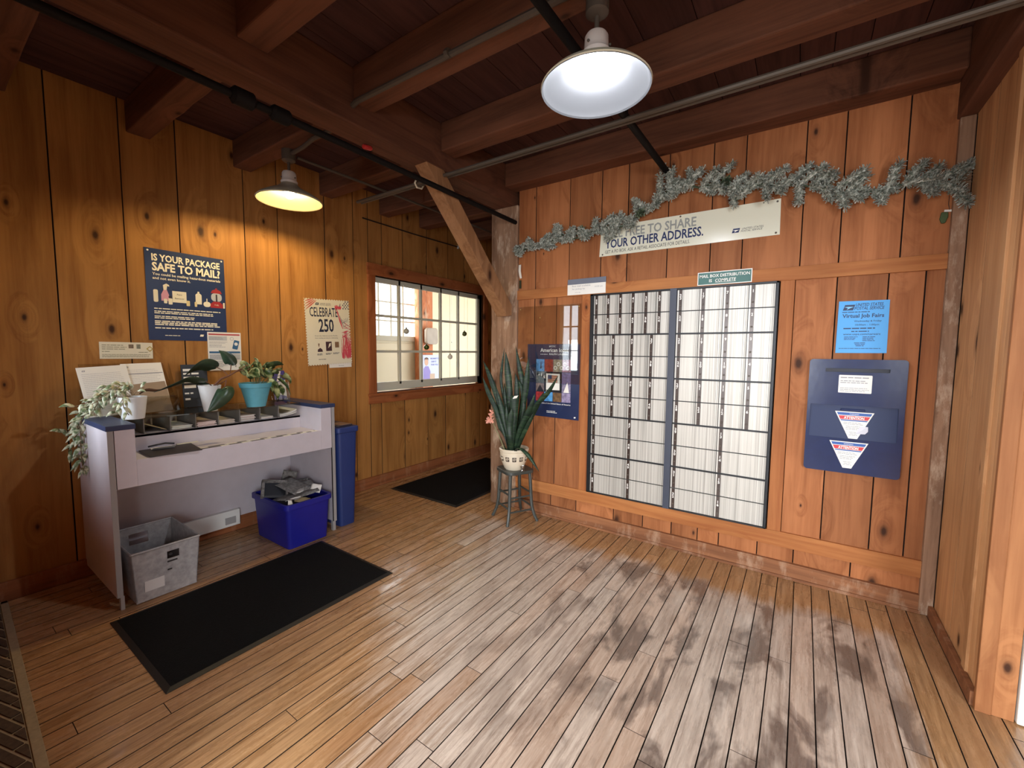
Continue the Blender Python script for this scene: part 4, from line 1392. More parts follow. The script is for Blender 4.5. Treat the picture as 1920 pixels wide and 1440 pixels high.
b = MB().prism([(-0.126, -0.051), (0.127, -0.050), (0.126, 0.051), (-0.126, 0.051)], 0, 0.001)
s = single(b, 'notice_strip', PAPERC, 'narrow cream notice strip on the wall over the paper stand', 'notice', None, M=on_left(0.827, 1.342, 0.001, R(-0.5)))
t = MB()
lines(t, -0.115, 0.0, [0.030, 0.018, 0.006], 0.0045, 0.0018, 51, (0.8, 1))
lines(t, -0.115, -0.08, [-0.009], 0.004, 0.0018, 52)
lines(t, 0.055, 0.11, [-0.012], 0.004, 0.0018, 53)
lines(t, -0.115, 0.115, [-0.026, -0.034, -0.041], 0.003, 0.0018, 54, (0.9, 1))
part(t, 'small_print', plain('olive_print', rgb(150, 148, 120), 0.6), s)
t = MB()
rect(t, 0.008, 0.032, 0.014, 0.038, 0.0018, 0)
rect(t, 0.046, 0.066, 0.012, 0.040, 0.0018, 1)
for k, rr_ in enumerate((0.018, 0.011)):
    t.prism([(0.112 + rr_ * math.cos(a), 0.012 + rr_ * math.sin(a)) for a in (0, PI / 2, PI, 3 * PI / 2)], 0.0016, 0.002 + k * 0.0004, 2 + k)
part(t, 'printed_pictures', [plain('pic_brown', rgb(122, 104, 84), 0.6, mottle=0.4, mscale=300), plain('pic_olive', rgb(130, 130, 112), 0.6, mottle=0.5, mscale=300), plain('pic_gold2', rgb(172, 150, 66), 0.5), PAPERC], s)

b = MB().box(-0.1075, 0.1075, -0.137, 0.137, 0, 0.0012)
s = single(b, 'notice_sheet', PAPER, 'white notice sheet with a picture of a phone overlapping the dark blue poster', 'notice', None, M=on_left(1.369, 1.339, 0.0035))
t = MB()
rect(t, -0.10, 0.10, 0.116, 0.126, 0.002, 0)
rect(t, -0.10, 0.10, -0.014, 0.000, 0.002, 1)
rect(t, -0.10, 0.10, -0.060, -0.020, 0.0018, 2)
rect(t, -0.10, 0.015, 0.078, 0.108, 0.0018, 2)
Mph = Matrix.Translation((0.072, 0.048, 0)) @ Matrix.Rotation(R(-14), 4, 'Z')
t.prism(rrect(0.036, 0.066, 0.005, 3), 0.0018, 0.0024, 1, Mph)
t.prism([(0.012 * math.cos(a * PI / 8), 0.006 + 0.012 * math.sin(a * PI / 8)) for a in range(16)], 0.0024, 0.0028, 3, Mph)
t.lathe([(0.009, 0.0018), (0.011, 0.0022), (0.013, 0.0018)], (0.047, 0.092, 0), 18, 2)
t.lathe([(0.0, 0.002), (0.011, 0.002)], (0.066, -0.075, 0), 18, 1)
put_text(t, '2', 0.066, -0.112, 0.014, 0.002, 'c', mi=4, bold=0.02)
part(t, 'printed_blocks', [plain('notice_red', rgb(178, 66, 70), 0.5), plain('notice_blue', rgb(52, 98, 138), 0.5), plain('notice_grey', rgb(190, 194, 196), 0.5), PAPER, INK], s)
t = MB()
lines(t, -0.098, 0.01, [0.100, 0.092, 0.084], 0.003, 0.0024, 55)
lines(t, -0.098, 0.02, [0.066, 0.058, 0.046, 0.038, 0.030], 0.0025, 0.0022, 56, (0.6, 1))
lines(t, -0.098, 0.098, [-0.030, -0.038, -0.046, -0.054], 0.0028, 0.0024, 57)
lines(t, -0.098, 0.04, [-0.072, -0.080, -0.088, -0.096, -0.104, -0.112], 0.0025, 0.0022, 58, (0.5, 1))
part(t, 'small_print', GREYINK, s)

# stamp shaped poster with scalloped edges
w, h = 0.428, 0.572
def scallop(w, h, nx, ny, r_):
    pts = []
    def side(a, b, n, nrm):
        for i in range(n):
            for k, o_ in ((0.0, 0.0), (0.25, 0.0), (0.5, -r_), (0.75, -r_ * 0.3)):
                f_ = (i + k) / n
                pts.append((a[0] + (b[0] - a[0]) * f_ + nrm[0] * o_, a[1] + (b[1] - a[1]) * f_ + nrm[1] * o_))
    side((-w / 2, -h / 2), (w / 2, -h / 2), nx, (0, -1))
    side((w / 2, -h / 2), (w / 2, h / 2), ny, (1, 0))
    side((w / 2, h / 2), (-w / 2, h / 2), nx, (0, 1))
    side((-w / 2, h / 2), (-w / 2, -h / 2), ny, (-1, 0))
    return pts
b = MB().prism(scallop(w, h, 18, 25, 0.010), 0, 0.001)
s = single(b, 'celebration_poster', PAPERC, 'cream scalloped celebration poster with a red sketched figure left of the window', 'poster', None, M=on_left(2.196, 1.512, 0.003, R(2.4)))
t = MB()
put_text(t, 'CELEBRATE', -0.17, 0.135, 0.078, 0.0018, fit=0.262, bold=0.012)
put_text(t, '250', -0.095, 0.005, 0.108, 0.0018, fit=0.142, bold=0.02)
part(t, 'headline', plain('poster_ink_blue', rgb(36, 44, 66), 0.5), s)
t = MB()
put_text(t, 'From the Atlantic to the Pacific,', -0.135, -0.036, 0.009, 0.0018, fit=0.215)
put_text(t, 'from mailing services to celebrating', -0.135, -0.055, 0.009, 0.0018, fit=0.215)
part(t, 'caption', plain('poster_ink_blue', rgb(36, 44, 66), 0.5), s)
t = MB()
eagle(t, -0.115, 0.232, 0.020, 0.0018, 0, 1)
put_text(t, 'UNITED STATES', -0.07, 0.242, 0.010, 0.0018, fit=0.10, shear=0.2)
put_text(t, 'POSTAL SERVICE', -0.074, 0.230, 0.010, 0.0018, fit=0.104, shear=0.2)
part(t, 'service_mark', [plain('poster_ink_blue', rgb(36, 44, 66), 0.5), PAPERC], s)
t = MB()
lines(t, -0.125, -0.065, [-0.190, -0.198], 0.004, 0.0018, 61)
lines(t, -0.045, 0.012, [-0.188, -0.196], 0.004, 0.0018, 62)
lines(t, 0.025, 0.10, [-0.186, -0.194], 0.004, 0.0018, 63)
part(t, 'small_print', plain('poster_ink_blue', rgb(36, 44, 66), 0.5), s)
t = MB()
lines(t, -0.115, -0.03, [-0.238], 0.004, 0.0018, 64)
part(t, 'footer_print', plain('poster_ink_blue', rgb(36, 44, 66), 0.5), s)
t = MB()
poly(t, [(-0.12, -0.17), (-0.072, -0.17), (-0.076, -0.150), (-0.095, -0.135), (-0.118, -0.150)], 0.0018, 0)
poly(t, [(-0.105, -0.135), (-0.098, -0.10), (-0.110, -0.095), (-0.112, -0.11)], 0.0018, 1)
rect(t, -0.040, 0.016, -0.165, -0.083, 0.0018, 0)
poly(t, [(-0.020, -0.14), (-0.008, -0.10), (0.010, -0.096), (0.004, -0.12)], 0.0022, 2)
rect(t, 0.048, 0.088, -0.137, -0.086, 0.0018, 1)
part(t, 'printed_pictures', [plain('pic_plum', rgb(66, 44, 52), 0.5, mottle=0.3, mscale=120), plain('pic_tan', rgb(128, 100, 76), 0.5, mottle=0.4, mscale=200), PAPERC], s)
# loose red brush sketch and flag corner motifs
t = MB()
rr = random.Random(5)
def stroke(x0, y0, x1, y1, wd, mi=0):
    dx, dy = x1 - x0, y1 - y0
    wd *= 1.35
    L = math.hypot(dx, dy)
    nx_, ny_ = -dy / L * wd / 2, dx / L * wd / 2
    poly(t, [(x0 + nx_ * 0.3, y0 + ny_ * 0.3), (x0 - nx_ * 0.3, y0 - ny_ * 0.3), ((x0 + x1) / 2 - nx_, (y0 + y1) / 2 - ny_), (x1 - nx_ * 0.4, y1 - ny_ * 0.4), (x1 + nx_ * 0.4, y1 + ny_ * 0.4), ((x0 + x1) / 2 + nx_, (y0 + y1) / 2 + ny_)], 0.0018 + rr.random() * 0.0004, mi)
for i in range(46):
    x = rr.uniform(0.115, 0.205)
    stroke(x, -0.245 + rr.uniform(0, 0.02), x + rr.uniform(-0.006, 0.012), -0.16 + rr.uniform(-0.02, 0.05), 0.006, 0)
for i in range(26):
    x = rr.uniform(0.12, 0.20)
    stroke(x, -0.17, x + rr.uniform(-0.02, 0.03), -0.06 + rr.uniform(-0.03, 0.04), 0.004, 0 if i % 3 else 1)
for i in range(20):
    y = rr.uniform(-0.06, 0.09)
    stroke(0.125 + rr.uniform(-0.008, 0.03), y, 0.17 + rr.uniform(0, 0.035), y + rr.uniform(-0.04, 0.04), 0.004, 0 if i % 4 else 2)
stroke(0.135, 0.03, 0.095, 0.16, 0.012, 0)
stroke(0.15, 0.04, 0.11, 0.15, 0.005, 2)
stroke(0.105, 0.13, 0.085, 0.20, 0.010, 0)
for k in range(7):
    stroke(0.075 + k * 0.008, 0.20, 0.07 + k * 0.010, 0.235 + 0.006 * math.sin(k), 0.008, 0)
stroke(0.11, 0.205, 0.125, 0.255, 0.006, 2)
for k in range(4):
    stroke(0.155 + k * 0.012, 0.085, 0.135 + k * 0.018, 0.115 + 0.006 * k, 0.003, 2)
for k in range(4):
    stroke(-0.205 + 0.0 * k, 0.262 - k * 0.024, -0.14 + 0.012 * k, 0.282 - k * 0.004, 0.008, 1)
for i in range(5):
    for j in range(5):
        if (i + j) % 2 == 0 and i + (4 - j) * 0.8 > 1.2:
            rect(t, 0.145 + i * 0.013, 0.155 + i * 0.013, 0.205 + j * 0.015, 0.217 + j * 0.015, 0.0018, 2)
for k in range(9):
    stroke(0.196, 0.06 - k * 0.028, 0.212, 0.05 - k * 0.028, 0.007, 1)
part(t, 'red_sketch', [plain('sketch_red', rgb(202, 74, 90), 0.5), plain('sketch_pale_red', rgb(200, 96, 84), 0.5), plain('sketch_slate', rgb(66, 70, 92), 0.5)], s)
b = MB().box(-0.112, 0.112, -0.05, 0.05, 0, 0.001)
s = single(b, 'slip_of_paper', PAPER, 'white slip of paper showing below the scalloped celebration poster', 'paper', None, M=on_left(2.302, 1.248, 0.001, R(1.2)))
t = MB()
lines(t, -0.02, 0.06, [-0.036], 0.004, 0.0018, 66)
part(t, 'small_print', GREYINK, s)

# ================================================================ things hanging in the inner window, and in the next room
for (y, z, mat, lab, zt) in ((3.111, 1.56, plain('ornament_grey', rgb(170, 166, 150), 0.3), 'pale grey bauble hanging in the second window pane from the left', 2.03),
                             (3.404, 1.394, plain('ornament_green', rgb(70, 84, 30), 0.25, metal=0.3), 'dark green bauble hanging in the middle of the inner window', 2.03),
                             (4.052, 1.568, plain('ornament_olive', rgb(92, 96, 62), 0.25, metal=0.3), 'olive bauble hanging in the rightmost window pane', 2.03),
                             (3.789, 1.284, plain('ornament_white', rgb(226, 220, 204), 0.3), 'white bauble hanging low in the fourth window pane', 2.03)):
    root = thing('bauble', lab, 'ornament', (-3.50, y, z), 'baubles hanging in the inner window')
    part(MB().sphere((-3.50, y, z), 0.030, 10), 'ball', mat, root, smooth=True)
    part(MB().tube([(-3.50, y, z + 0.028), (-3.50, y, z + 0.04)], 0.008, 8), 'cap', STEEL, root)
    part(MB().tube([(-3.50, y, z + 0.04), (-3.502, y, zt), (-3.534, y, zt + 0.012)], 0.0012, 5), 'string', PAPER, root)
p = MB().box(-5.16, -4.98, 4.76, 4.985, 0, 2.7)
single(p, 'timber_post', wood('orange_post', rgb(206, 130, 88), rgb(176, 96, 62), axis=2, plane='yz', var=0.05, scuff=(rgb(232, 196, 164), 0.6)), 'orange wooden post in the next room seen through the window', 'post', (-5.07, 4.9, 0), bevel=0.006)
p = MB().prism(rrect(0.25, 0.26, 0.05, 6), -0.03, 0.03, 0, Matrix.Translation((-4.93, 4.90, 1.585)) @ Euler((R(90), 0, R(90))).to_matrix().to_4x4())
single(p, 'wall_speaker', plain('grey_plastic', rgb(176, 160, 142), 0.5, mottle=0.1), 'rounded grey box mounted on the orange post in the next room', 'speaker', (-4.93, 4.90, 1.585), bevel=0.008)
Mp = Matrix.Translation((-4.95, 4.91, 1.085)) @ Euler((R(90), 0, R(90))).to_matrix().to_4x4()
p = MB().box(-0.18, 0.19, -0.20, 0.20, 0, 0.004)
s = single(p, 'poster', plain('poster_lilac', rgb(206, 210, 232), 0.4), 'pale poster with a person in a purple shirt seen through the middle window pane', 'poster', None, M=Mp)
t = MB()
poly(t, [(-0.17, -0.2), (-0.01, -0.2), (-0.02, -0.06), (-0.06, 0.02), (-0.13, 0.02), (-0.17, -0.02)], 0.005, 0)
t.prism([(-0.105 + 0.042 * math.cos(a * PI / 8), 0.085 + 0.055 * math.sin(a * PI / 8)) for a in range(16)], 0.005, 0.006, 1)
poly(t, [(-0.15, 0.11), (-0.145, 0.15), (-0.105, 0.165), (-0.065, 0.15), (-0.06, 0.105), (-0.075, 0.13), (-0.135, 0.13)], 0.0065, 2)
rect(t, -0.03, 0.08, -0.2, -0.1, 0.0055, 3)
part(t, 'picture', [plain('shirt_purple', rgb(150, 134, 196), 0.5), plain('skin_tone', rgb(214, 168, 140), 0.5), plain('hair_brown', rgb(110, 80, 64), 0.5), plain('parcel', rgb(206, 176, 150), 0.5)], s)
t = MB()
put_text(t, 'WE WANT TO', -0.02, 0.13, 0.026, 0.006, fit=0.19, bold=0.02)
put_text(t, 'SHIP IT', 0.0, 0.08, 0.026, 0.006, bold=0.02)
put_text(t, 'FOR YOU', 0.0, 0.03, 0.026, 0.006, bold=0.02)
part(t, 'lettering', plain('lilac_ink', rgb(116, 120, 178), 0.5), s)
p = MB().tube([(-4.60, 5.02, 2.7), (-4.60, 5.02, 1.50)], 0.003, 6)
s = single(p, 'pull_cord', PAPER, 'thin white pull cord hanging in the next room', 'cord', (-4.6, 5.02, 2.7))
part(MB().sphere((-4.6, 5.02, 1.49), 0.012, 6), 'knob', PAPER, s, smooth=True)

# ================================================================ mats on the floor
RUBBER = plain('black_rubber', rgb(20, 20, 21), 0.55)
CARPET = plain('black_carpet', rgb(15, 15, 16), 0.95, mottle=0.35, mscale=160, bumpy=0.6, spec=0.15)


def floor_mat(label, x0, x1, y0, y1, rot=0.0):
    root = thing('floor_mat', label, 'mat', ((x0 + x1) / 2, (y0 + y1) / 2, 0))
    b = MB()
    e = 0.022
    # bevelled rubber rim
    o_ = [(x0, y0), (x1, y0), (x1, y1), (x0, y1)]
    i_ = [(x0 + e, y0 + e), (x1 - e, y0 + e), (x1 - e, y1 - e), (x0 + e, y1 - e)]
    vs = [(p[0], p[1], 0.001) for p in o_] + [(p[0], p[1], 0.003) for p in o_] + [(p[0], p[1], 0.009) for p in i_] + [(p[0], p[1], 0.006) for p in i_]
    fs = []
    for k in range(4):
        k2 = (k + 1) % 4
        fs += [(k, k2, 4 + k2, 4 + k), (4 + k, 4 + k2, 8 + k2, 8 + k), (8 + k, 8 + k2, 12 + k2, 12 + k)]
    fs += [(0, 3, 2, 1), (12, 13, 14, 15)]
    b.add(vs, fs)
    part(b, 'rubber_rim', RUBBER, root)
    part(MB().box(x0 + e, x1 - e, y0 + e, y1 - e, 0.005, 0.0095), 'pile', CARPET, root)
    return root


floor_mat('black mat with a rubber edge on the floor in front of the grey counter', -2.76, -2.0, 0.53, 1.65)
floor_mat('dark mat under the inner window, running behind the post', -3.28, -2.42, 2.69, 4.2)

# ribbed doormat at the bottom left
def clip(poly_, x0, x1, y0, y1):
    def cut(pts, inside, inter):
        out = []
        for i in range(len(pts)):
            a, b = pts[i - 1], pts[i]
            if inside(b):
                if not inside(a):
                    out.append(inter(a, b))
                out.append(b)
            elif inside(a):
                out.append(inter(a, b))
        return out
    def ix(c):
        return lambda a, b: (c, a[1] + (b[1] - a[1]) * (c - a[0]) / (b[0] - a[0]))
    def iy(c):
        return lambda a, b: (a[0] + (b[0] - a[0]) * (c - a[1]) / (b[1] - a[1]), c)
    for ins, it in ((lambda p: p[0] >= x0, ix(x0)), (lambda p: p[0] <= x1, ix(x1)), (lambda p: p[1] >= y0, iy(y0)), (lambda p: p[1] <= y1, iy(y1))):
        if poly_:
            poly_ = cut(poly_, ins, it)
    return poly_


mw, mh = 1.75, 0.15
Md = Matrix.Translation((-2.56, 0.235 - mh / 2, 0)) @ Matrix.Rotation(R(-2.4), 4, 'Z')
b = MB()
b.box(-mw / 2, mw / 2, -mh / 2, mh / 2, 0.0012, 0.007, 0)
e_ = 0.028
for (p, q, r1, r2) in ((-mw / 2, mw / 2, mh / 2 - e_, mh / 2), (-mw / 2, mw / 2, -mh / 2, -mh / 2 + e_), (-mw / 2, -mw / 2 + e_, -mh / 2, mh / 2), (mw / 2 - e_, mw / 2, -mh / 2, mh / 2)):
    b.box(p, q, r1, r2, 0.007, 0.012, 0)
dm = single(b, 'doormat', plain('pale_mat_backing', rgb(150, 134, 106), 0.85, mottle=0.15, mscale=60), 'brown ribbed doormat with a pale border at the bottom left corner', 'mat', None, M=Md, bevel=0.002)
b = MB()
ang = R(20)
cx_, sx_ = math.cos(ang), math.sin(ang)
pitch = 0.0365
for k in range(-40, 41):
    d0 = k * pitch
    seg = -1.2 + (0.09 if k % 2 else 0)
    while seg < 1.2:
        q = [(seg + 0.005, d0 + 0.005), (seg + 0.175, d0 + 0.005), (seg + 0.175, d0 + pitch - 0.005), (seg + 0.005, d0 + pitch - 0.005)]
        q = [(cx_ * p[0] - sx_ * p[1], sx_ * p[0] + cx_ * p[1]) for p in q]
        q = clip(q, -mw / 2 + e_ + 0.004, mw / 2 - e_ - 0.004, -mh / 2 + e_ + 0.004, mh / 2 - e_ - 0.004)
        if q and len(q) > 2:
            b.prism(q, 0.007, 0.0115)
        seg += 0.18
part(b, 'ribs', plain('brown_mat_ribs', rgb(70, 54, 40), 0.9, mottle=0.25, mscale=60), dm)

# ================================================================ the grey writing counter
CX0, CX1 = -3.462, -2.848
counter = thing('writing_counter', 'pale grey post office writing counter with navy caps and open pigeonholes', 'counter', (-3.15, 1.2, 0))
b = MB()
b.box(CX0, CX1, 0.582, 0.606, 0.07, 0.94, 0)
b.box(CX0, CX1 - 0.0005, 0.5815, 0.582, 0.07, 0.94, 0)
b.box(CX1 - 0.03, CX1 - 0.002, 0.594, 0.61, 0.0, 0.072, 1)
b.box(CX1 - 0.016, CX1 + 0.0006, 0.582, 0.606, 0.07, 0.94, 1)
part(b, 'side_panel', [GREYPAINT, GREYEDGE], counter, bevel=0.0015)
b = MB()
b.box(CX0, CX1, 1.806, 1.83, 0.07, 0.935, 0)
b.box(CX1 - 0.03, CX1 - 0.002, 1.80, 1.822, 0.0, 0.072, 1)
b.box(CX1 - 0.016, CX1 + 0.0006, 1.806, 1.83, 0.07, 0.935, 1)
part(b, 'side_panel', [GREYPAINT, GREYEDGE], counter, bevel=0.0015)
b = MB().box(CX0, CX1, 0.609, 0.69, 0.635, 0.94)
part(b, 'end_box', GREYPAINT, counter, bevel=0.0015)
b = MB().box(CX0, CX1, 1.722, 1.803, 0.635, 0.935)
part(b, 'end_box', GREYPAINT, counter, bevel=0.0015)
part(MB().box(CX0, CX1 + 0.004, 0.577, 0.694, 0.94, 0.967), 'navy_cap', NAVYTRIM, counter, bevel=0.0025)
part(MB().box(CX0, CX1 + 0.004, 1.718, 1.835, 0.935, 0.962), 'navy_cap', NAVYTRIM, counter, bevel=0.0025)
part(MB().box(CX1 - 0.02, CX1, 0.69, 1.722, 0.635, 0.775), 'apron', GREYPAINT, counter, bevel=0.0015)
part(MB().box(-3.13, CX1 - 0.02, 0.69, 1.722, 0.745, 0.772), 'writing_ledge', GREYPAINT, counter, bevel=0.0015)
part(MB().box(-3.14, -3.124, 0.69, 1.722, 0.745, 0.862), 'riser', GREYPAINT, counter, bevel=0.001)
b = MB().box(CX0, -3.124, 0.69, 1.722, 0.848, 0.862)
ph = part(b, 'pigeonhole_floor', GREYPAINT, counter)
DIVM = plain('divider_plastic', rgb(118, 116, 112), 0.4)
DIV = [0.80, 0.925, 1.055, 1.18, 1.308, 1.438, 1.565]
for y in DIV:
    part(MB().box(-3.44, -3.128, y - 0.0025, y + 0.0025, 0.862, 0.948), 'divider', DIVM, counter)
part(MB().box(CX0, CX0 + 0.012, 0.69, 1.722, 0.862, 0.95), 'pigeonhole_back', GREYPAINT, counter)
part(MB().box(CX0, -3.112, 0.694, 1.718, 0.950, 0.958), 'glass_shelf', SHELFGLASS, counter, bevel=0.0008)
part(MB().box(CX0, CX0 + 0.014, 0.606, 1.806, 0.09, 0.745), 'back_panel', GREYPAINT, counter)
b = MB().box(CX0 + 0.014, CX0 + 0.05, 1.0, 1.40, 0.055, 0.17)
b.box(CX0 + 0.05, CX0 + 0.056, 1.30, 1.37, 0.075, 0.125, 1)
part(b, 'wiring_duct', [WHITE, GREYEDGE], counter, bevel=0.002)

# card strip along the ledge, one printed card after another
CARDD = plain('card_dark', rgb(70, 66, 70), 0.4)
cs = [(0.98, 1.12), (1.125, 1.245), (1.25, 1.37), (1.375, 1.50), (1.505, 1.61), (1.615, 1.70)]
for i, (a, e) in enumerate(cs):
    b = MB()
    b.box(-2.905, -2.850, a, e, 0.7725, 0.776, 0)
    b.box(-2.874, -2.8495, a + 0.005, e - 0.035 - 0.01 * (i % 2), 0.776, 0.7766, 1)
    b.box(-2.900, -2.880, a + 0.05 + 0.012 * (i % 3), e - 0.004, 0.776, 0.7766, 1)
    lab = ['information card at the near end of the counter ledge, beside the dark pad', 'second information card along the counter ledge from the dark pad', 'third information card along the counter ledge from the dark pad',
           'fourth information card along the counter ledge from the dark pad', 'fifth information card along the counter ledge from the dark pad', 'information card at the far end of the counter ledge by the right end box'][i]
    single(b, 'information_card', [PAPER, CARDD], lab, 'card', (-2.88, (a + e) / 2, 0.772), 'cards along the counter ledge')

# writing pad with things on it
PADM = plain('charcoal_pad', rgb(52, 46, 50), 0.55, mottle=0.15, mscale=60)
b = MB().prism([(-2.838, 0.745), (-2.815, 0.975), (-3.085, 1.005), (-3.062, 0.752)], 0.7775, 0.7825)
single(b, 'writing_pad', PADM, 'charcoal desk pad lying at the left end of the counter ledge', 'pad', (-2.95, 0.87, 0.777), bevel=0.002)
b = MB()
b.add([(-3.02, 0.80, 0.784), (-3.00, 0.90, 0.784), (-2.97, 0.90, 0.800), (-2.985, 0.80, 0.798), (-3.05, 0.80, 0.79), (-3.04, 0.90, 0.789)], [(0, 1, 2, 3), (0, 4, 5, 1)])
s = single(b, 'folded_receipt', PAPER, 'small crumpled white paper on the charcoal desk pad', 'paper', (-3.0, 0.85, 0.783), solid=0.001)
b = MB()
b.tube([(-3.055, 0.795, 0.797), (-3.03, 0.83, 0.806), (-3.04, 0.87, 0.807), (-3.03, 0.91, 0.800)], 0.005, 7)
single(b, 'pen', INK, 'black pen lying across the small white paper on the desk pad', 'pen', (-3.04, 0.85, 0.79), smooth=True)
b = MB().box(-3.075, -3.058, 0.93, 1.04, 0.783, 0.787)
single(b, 'paper_strip', PAPERC, 'thin pale strip of paper at the back of the charcoal desk pad', 'paper', (-3.066, 0.98, 0.783))


def stack(label, y0, y1, n, t, colors, x0=-3.40, x1=-3.15, jit=0.006, seed=0, z0=0.8625):
    rr = random.Random(seed)
    b = MB()
    z = z0
    for i in range(n):
        dx, dy = rr.uniform(-jit, jit), rr.uniform(-jit, jit)
        b.box(x0 + dx, x1 + dx, y0 + dy, y1 + dy, z, z + t - 0.0008, i % len(colors))
        z += t
    return single(b, 'form_stack', colors, label, 'papers', ((x0 + x1) / 2, (y0 + y1) / 2, z0), 'papers in the pigeonholes')


PINK = plain('pink_form', rgb(226, 204, 196), 0.6)
BEIGE = plain('beige_form', rgb(206, 192, 176), 0.6)
PGREEN = plain('pale_green_form', rgb(196, 200, 184), 0.6)
CARDB = plain('manila_card', rgb(176, 158, 120), 0.6)
b = MB()
b.add([(-3.16, 0.81, 0.915), (-3.16, 0.915, 0.868), (-3.42, 0.915, 0.868), (-3.42, 0.81, 0.915)], [(0, 1, 2, 3)])
single(b, 'manila_folder', CARDB, 'manila card leaning across the leftmost pigeonhole', 'card', (-3.29, 0.86, 0.866), solid=0.004)
stack('stack of pale green forms in the second pigeonhole from the left', 0.936, 1.04, 4, 0.005, [PGREEN, PAPER], seed=1)
stack('thick stack of pinkish forms in the third pigeonhole, under the hanging leaf', 1.064, 1.168, 5, 0.006, [PINK], seed=2, x1=-3.14)
stack('stack of beige forms in the middle pigeonhole', 1.19, 1.285, 5, 0.005, [BEIGE], seed=3)
stack('ragged pile of leaflets in the pigeonhole under the blue flower pot', 1.32, 1.418, 8, 0.005, [PAPER, BEIGE, PINK], jit=0.006, seed=4, x1=-3.16)
stack('low stack of forms in the second pigeonhole from the right', 1.447, 1.53, 3, 0.005, [PAPER, BEIGE], seed=5)
b = MB()
for k in range(3):
    y0, y1 = 1.580, 1.705
    z = 0.8635 + 0.007 * k
    seg = []
    for i in range(9):
        f_ = i / 8
        seg.append((y0 + (y1 - y0) * f_, z + 0.028 * f_ ** 2 * (1 if k else 0.8)))
    for i in range(8):
        a, c_ = seg[i], seg[i + 1]
        b.add([(-3.14, a[0], a[1]), (-3.14, c_[0], c_[1]), (-3.42, c_[0], c_[1]), (-3.42, a[0], a[1]),
               (-3.14, a[0], a[1] + 0.005), (-3.14, c_[0], c_[1] + 0.005), (-3.42, c_[0], c_[1] + 0.005), (-3.42, a[0], a[1] + 0.005)],
              [(0, 3, 2, 1), (4, 5, 6, 7), (0, 1, 5, 4), (1, 2, 6, 5), (2, 3, 7, 6), (3, 0, 4, 7)], 0)
mg = single(b, 'magazine', [PAPER], 'curled magazine in the rightmost pigeonhole', 'magazine', (-3.28, 1.64, 0.863))
b = MB()
for i in range(2, 6):
    f0, f1 = i / 8, (i + 1) / 8
    z0_ = 0.8635 + 0.014 + 0.028 * f0 ** 2 + 0.0056
    z1_ = 0.8635 + 0.014 + 0.028 * f1 ** 2 + 0.0056
    b.add([(-3.17, 1.58 + 0.125 * f0, z0_), (-3.17, 1.58 + 0.125 * f1, z1_), (-3.36, 1.58 + 0.125 * f1, z1_), (-3.36, 1.58 + 0.125 * f0, z0_)], [(0, 1, 2, 3)])
part(b, 'cover_picture', plain('cover_olive', rgb(116, 106, 90), 0.4, mottle=0.6, mscale=45), mg)

# ---- on the glass shelf ----------------------------------------------------------------------
GZ = 0.9585
# slanted clear stand with two form pads
st_ = thing('document_stand', 'clear slanted plastic stand holding two form pads behind the trailing plant', 'stand', (-3.34, 0.82, GZ))
b = MB()
th = 0.003
xt, xb = -3.43, -3.30
zt, zb = 1.262, 0.965
b.add([(xb, 0.63, zb), (xb, 1.03, zb), (xt, 0.99, zt), (xt, 0.60, zt)], [(0, 1, 2, 3)])
part(b, 'sloped_back', ACRYLIC, st_, solid=th)
b = MB()
b.add([(xb + 0.025, 0.63, zb), (xb + 0.025, 1.03, zb), (xb + 0.0, 1.02, 1.06), (xb + 0.0, 0.63, 1.06)], [(0, 1, 2, 3)])
b.add([(xb, 0.63, zb - 0.003), (xb + 0.025, 0.63, zb - 0.003), (xb + 0.025, 1.03, zb - 0.003), (xb, 1.03, zb - 0.003)], [(0, 1, 2, 3)])
part(b, 'front_pocket', ACRYLIC, st_, solid=th)
b = MB()
for y in (0.60, 1.02):
    b.add([(xt, y, zt), (xb, y + 0.02, zb), (xt - 0.01, y, zb)], [(0, 1, 2)])
part(b, 'side_wing', ACRYLIC, st_, solid=th)


def slanted_sheet(label, y0, y1, dxo, z0, z1, rot, bar, seed):
    L = math.hypot(xt - xb, zt - zb)
    ang_ = math.atan2(xb - xt, zt - zb)
    base = Vector((xb + (xt - xb) * (z0 - zb) / (zt - zb) + dxo, (y0 + y1) / 2, z0))
    # local x -> +Y, local y -> up the slope, local z -> out
    up = Vector((xt - xb, 0, zt - zb)).normalized()
    rt = Vector((0, 1, 0))
    nr = rt.cross(up)
    M = Matrix(((rt.x, up.x, nr.x, base.x), (rt.y, up.y, nr.y, base.y), (rt.z, up.z, nr.z, base.z), (0, 0, 0, 1))) @ Matrix.Rotation(rot, 4, 'Z')
    H = (z1 - z0) / up.z
    w = y1 - y0
    b = MB().box(-w / 2, w / 2, 0, H, 0, 0.004)
    s = single(b, 'form_pad', PAPER, label, 'form', None, M=M)
    t = MB()
    ys = [H - 0.045 - 0.011 * i for i in range(int((H - 0.07) / 0.011))]
    lines(t, -w / 2 + 0.015, w / 2 - 0.015, ys, 0.0022, 0.0048, seed, (0.85, 1))
    part(t, 'small_print', plain('form_grey', rgb(186, 184, 184), 0.6), s)
    t = MB()
    eagle(t, -w / 2 + 0.02, H - 0.028, 0.009, 0.0048, 0, 1)
    if bar:
        rect(t, -w / 2 + 0.01, w / 2 - 0.004, H - 0.072, H - 0.066, 0.0048, 0)
    part(t, 'printed_header', [GREYINK, PAPER], s)


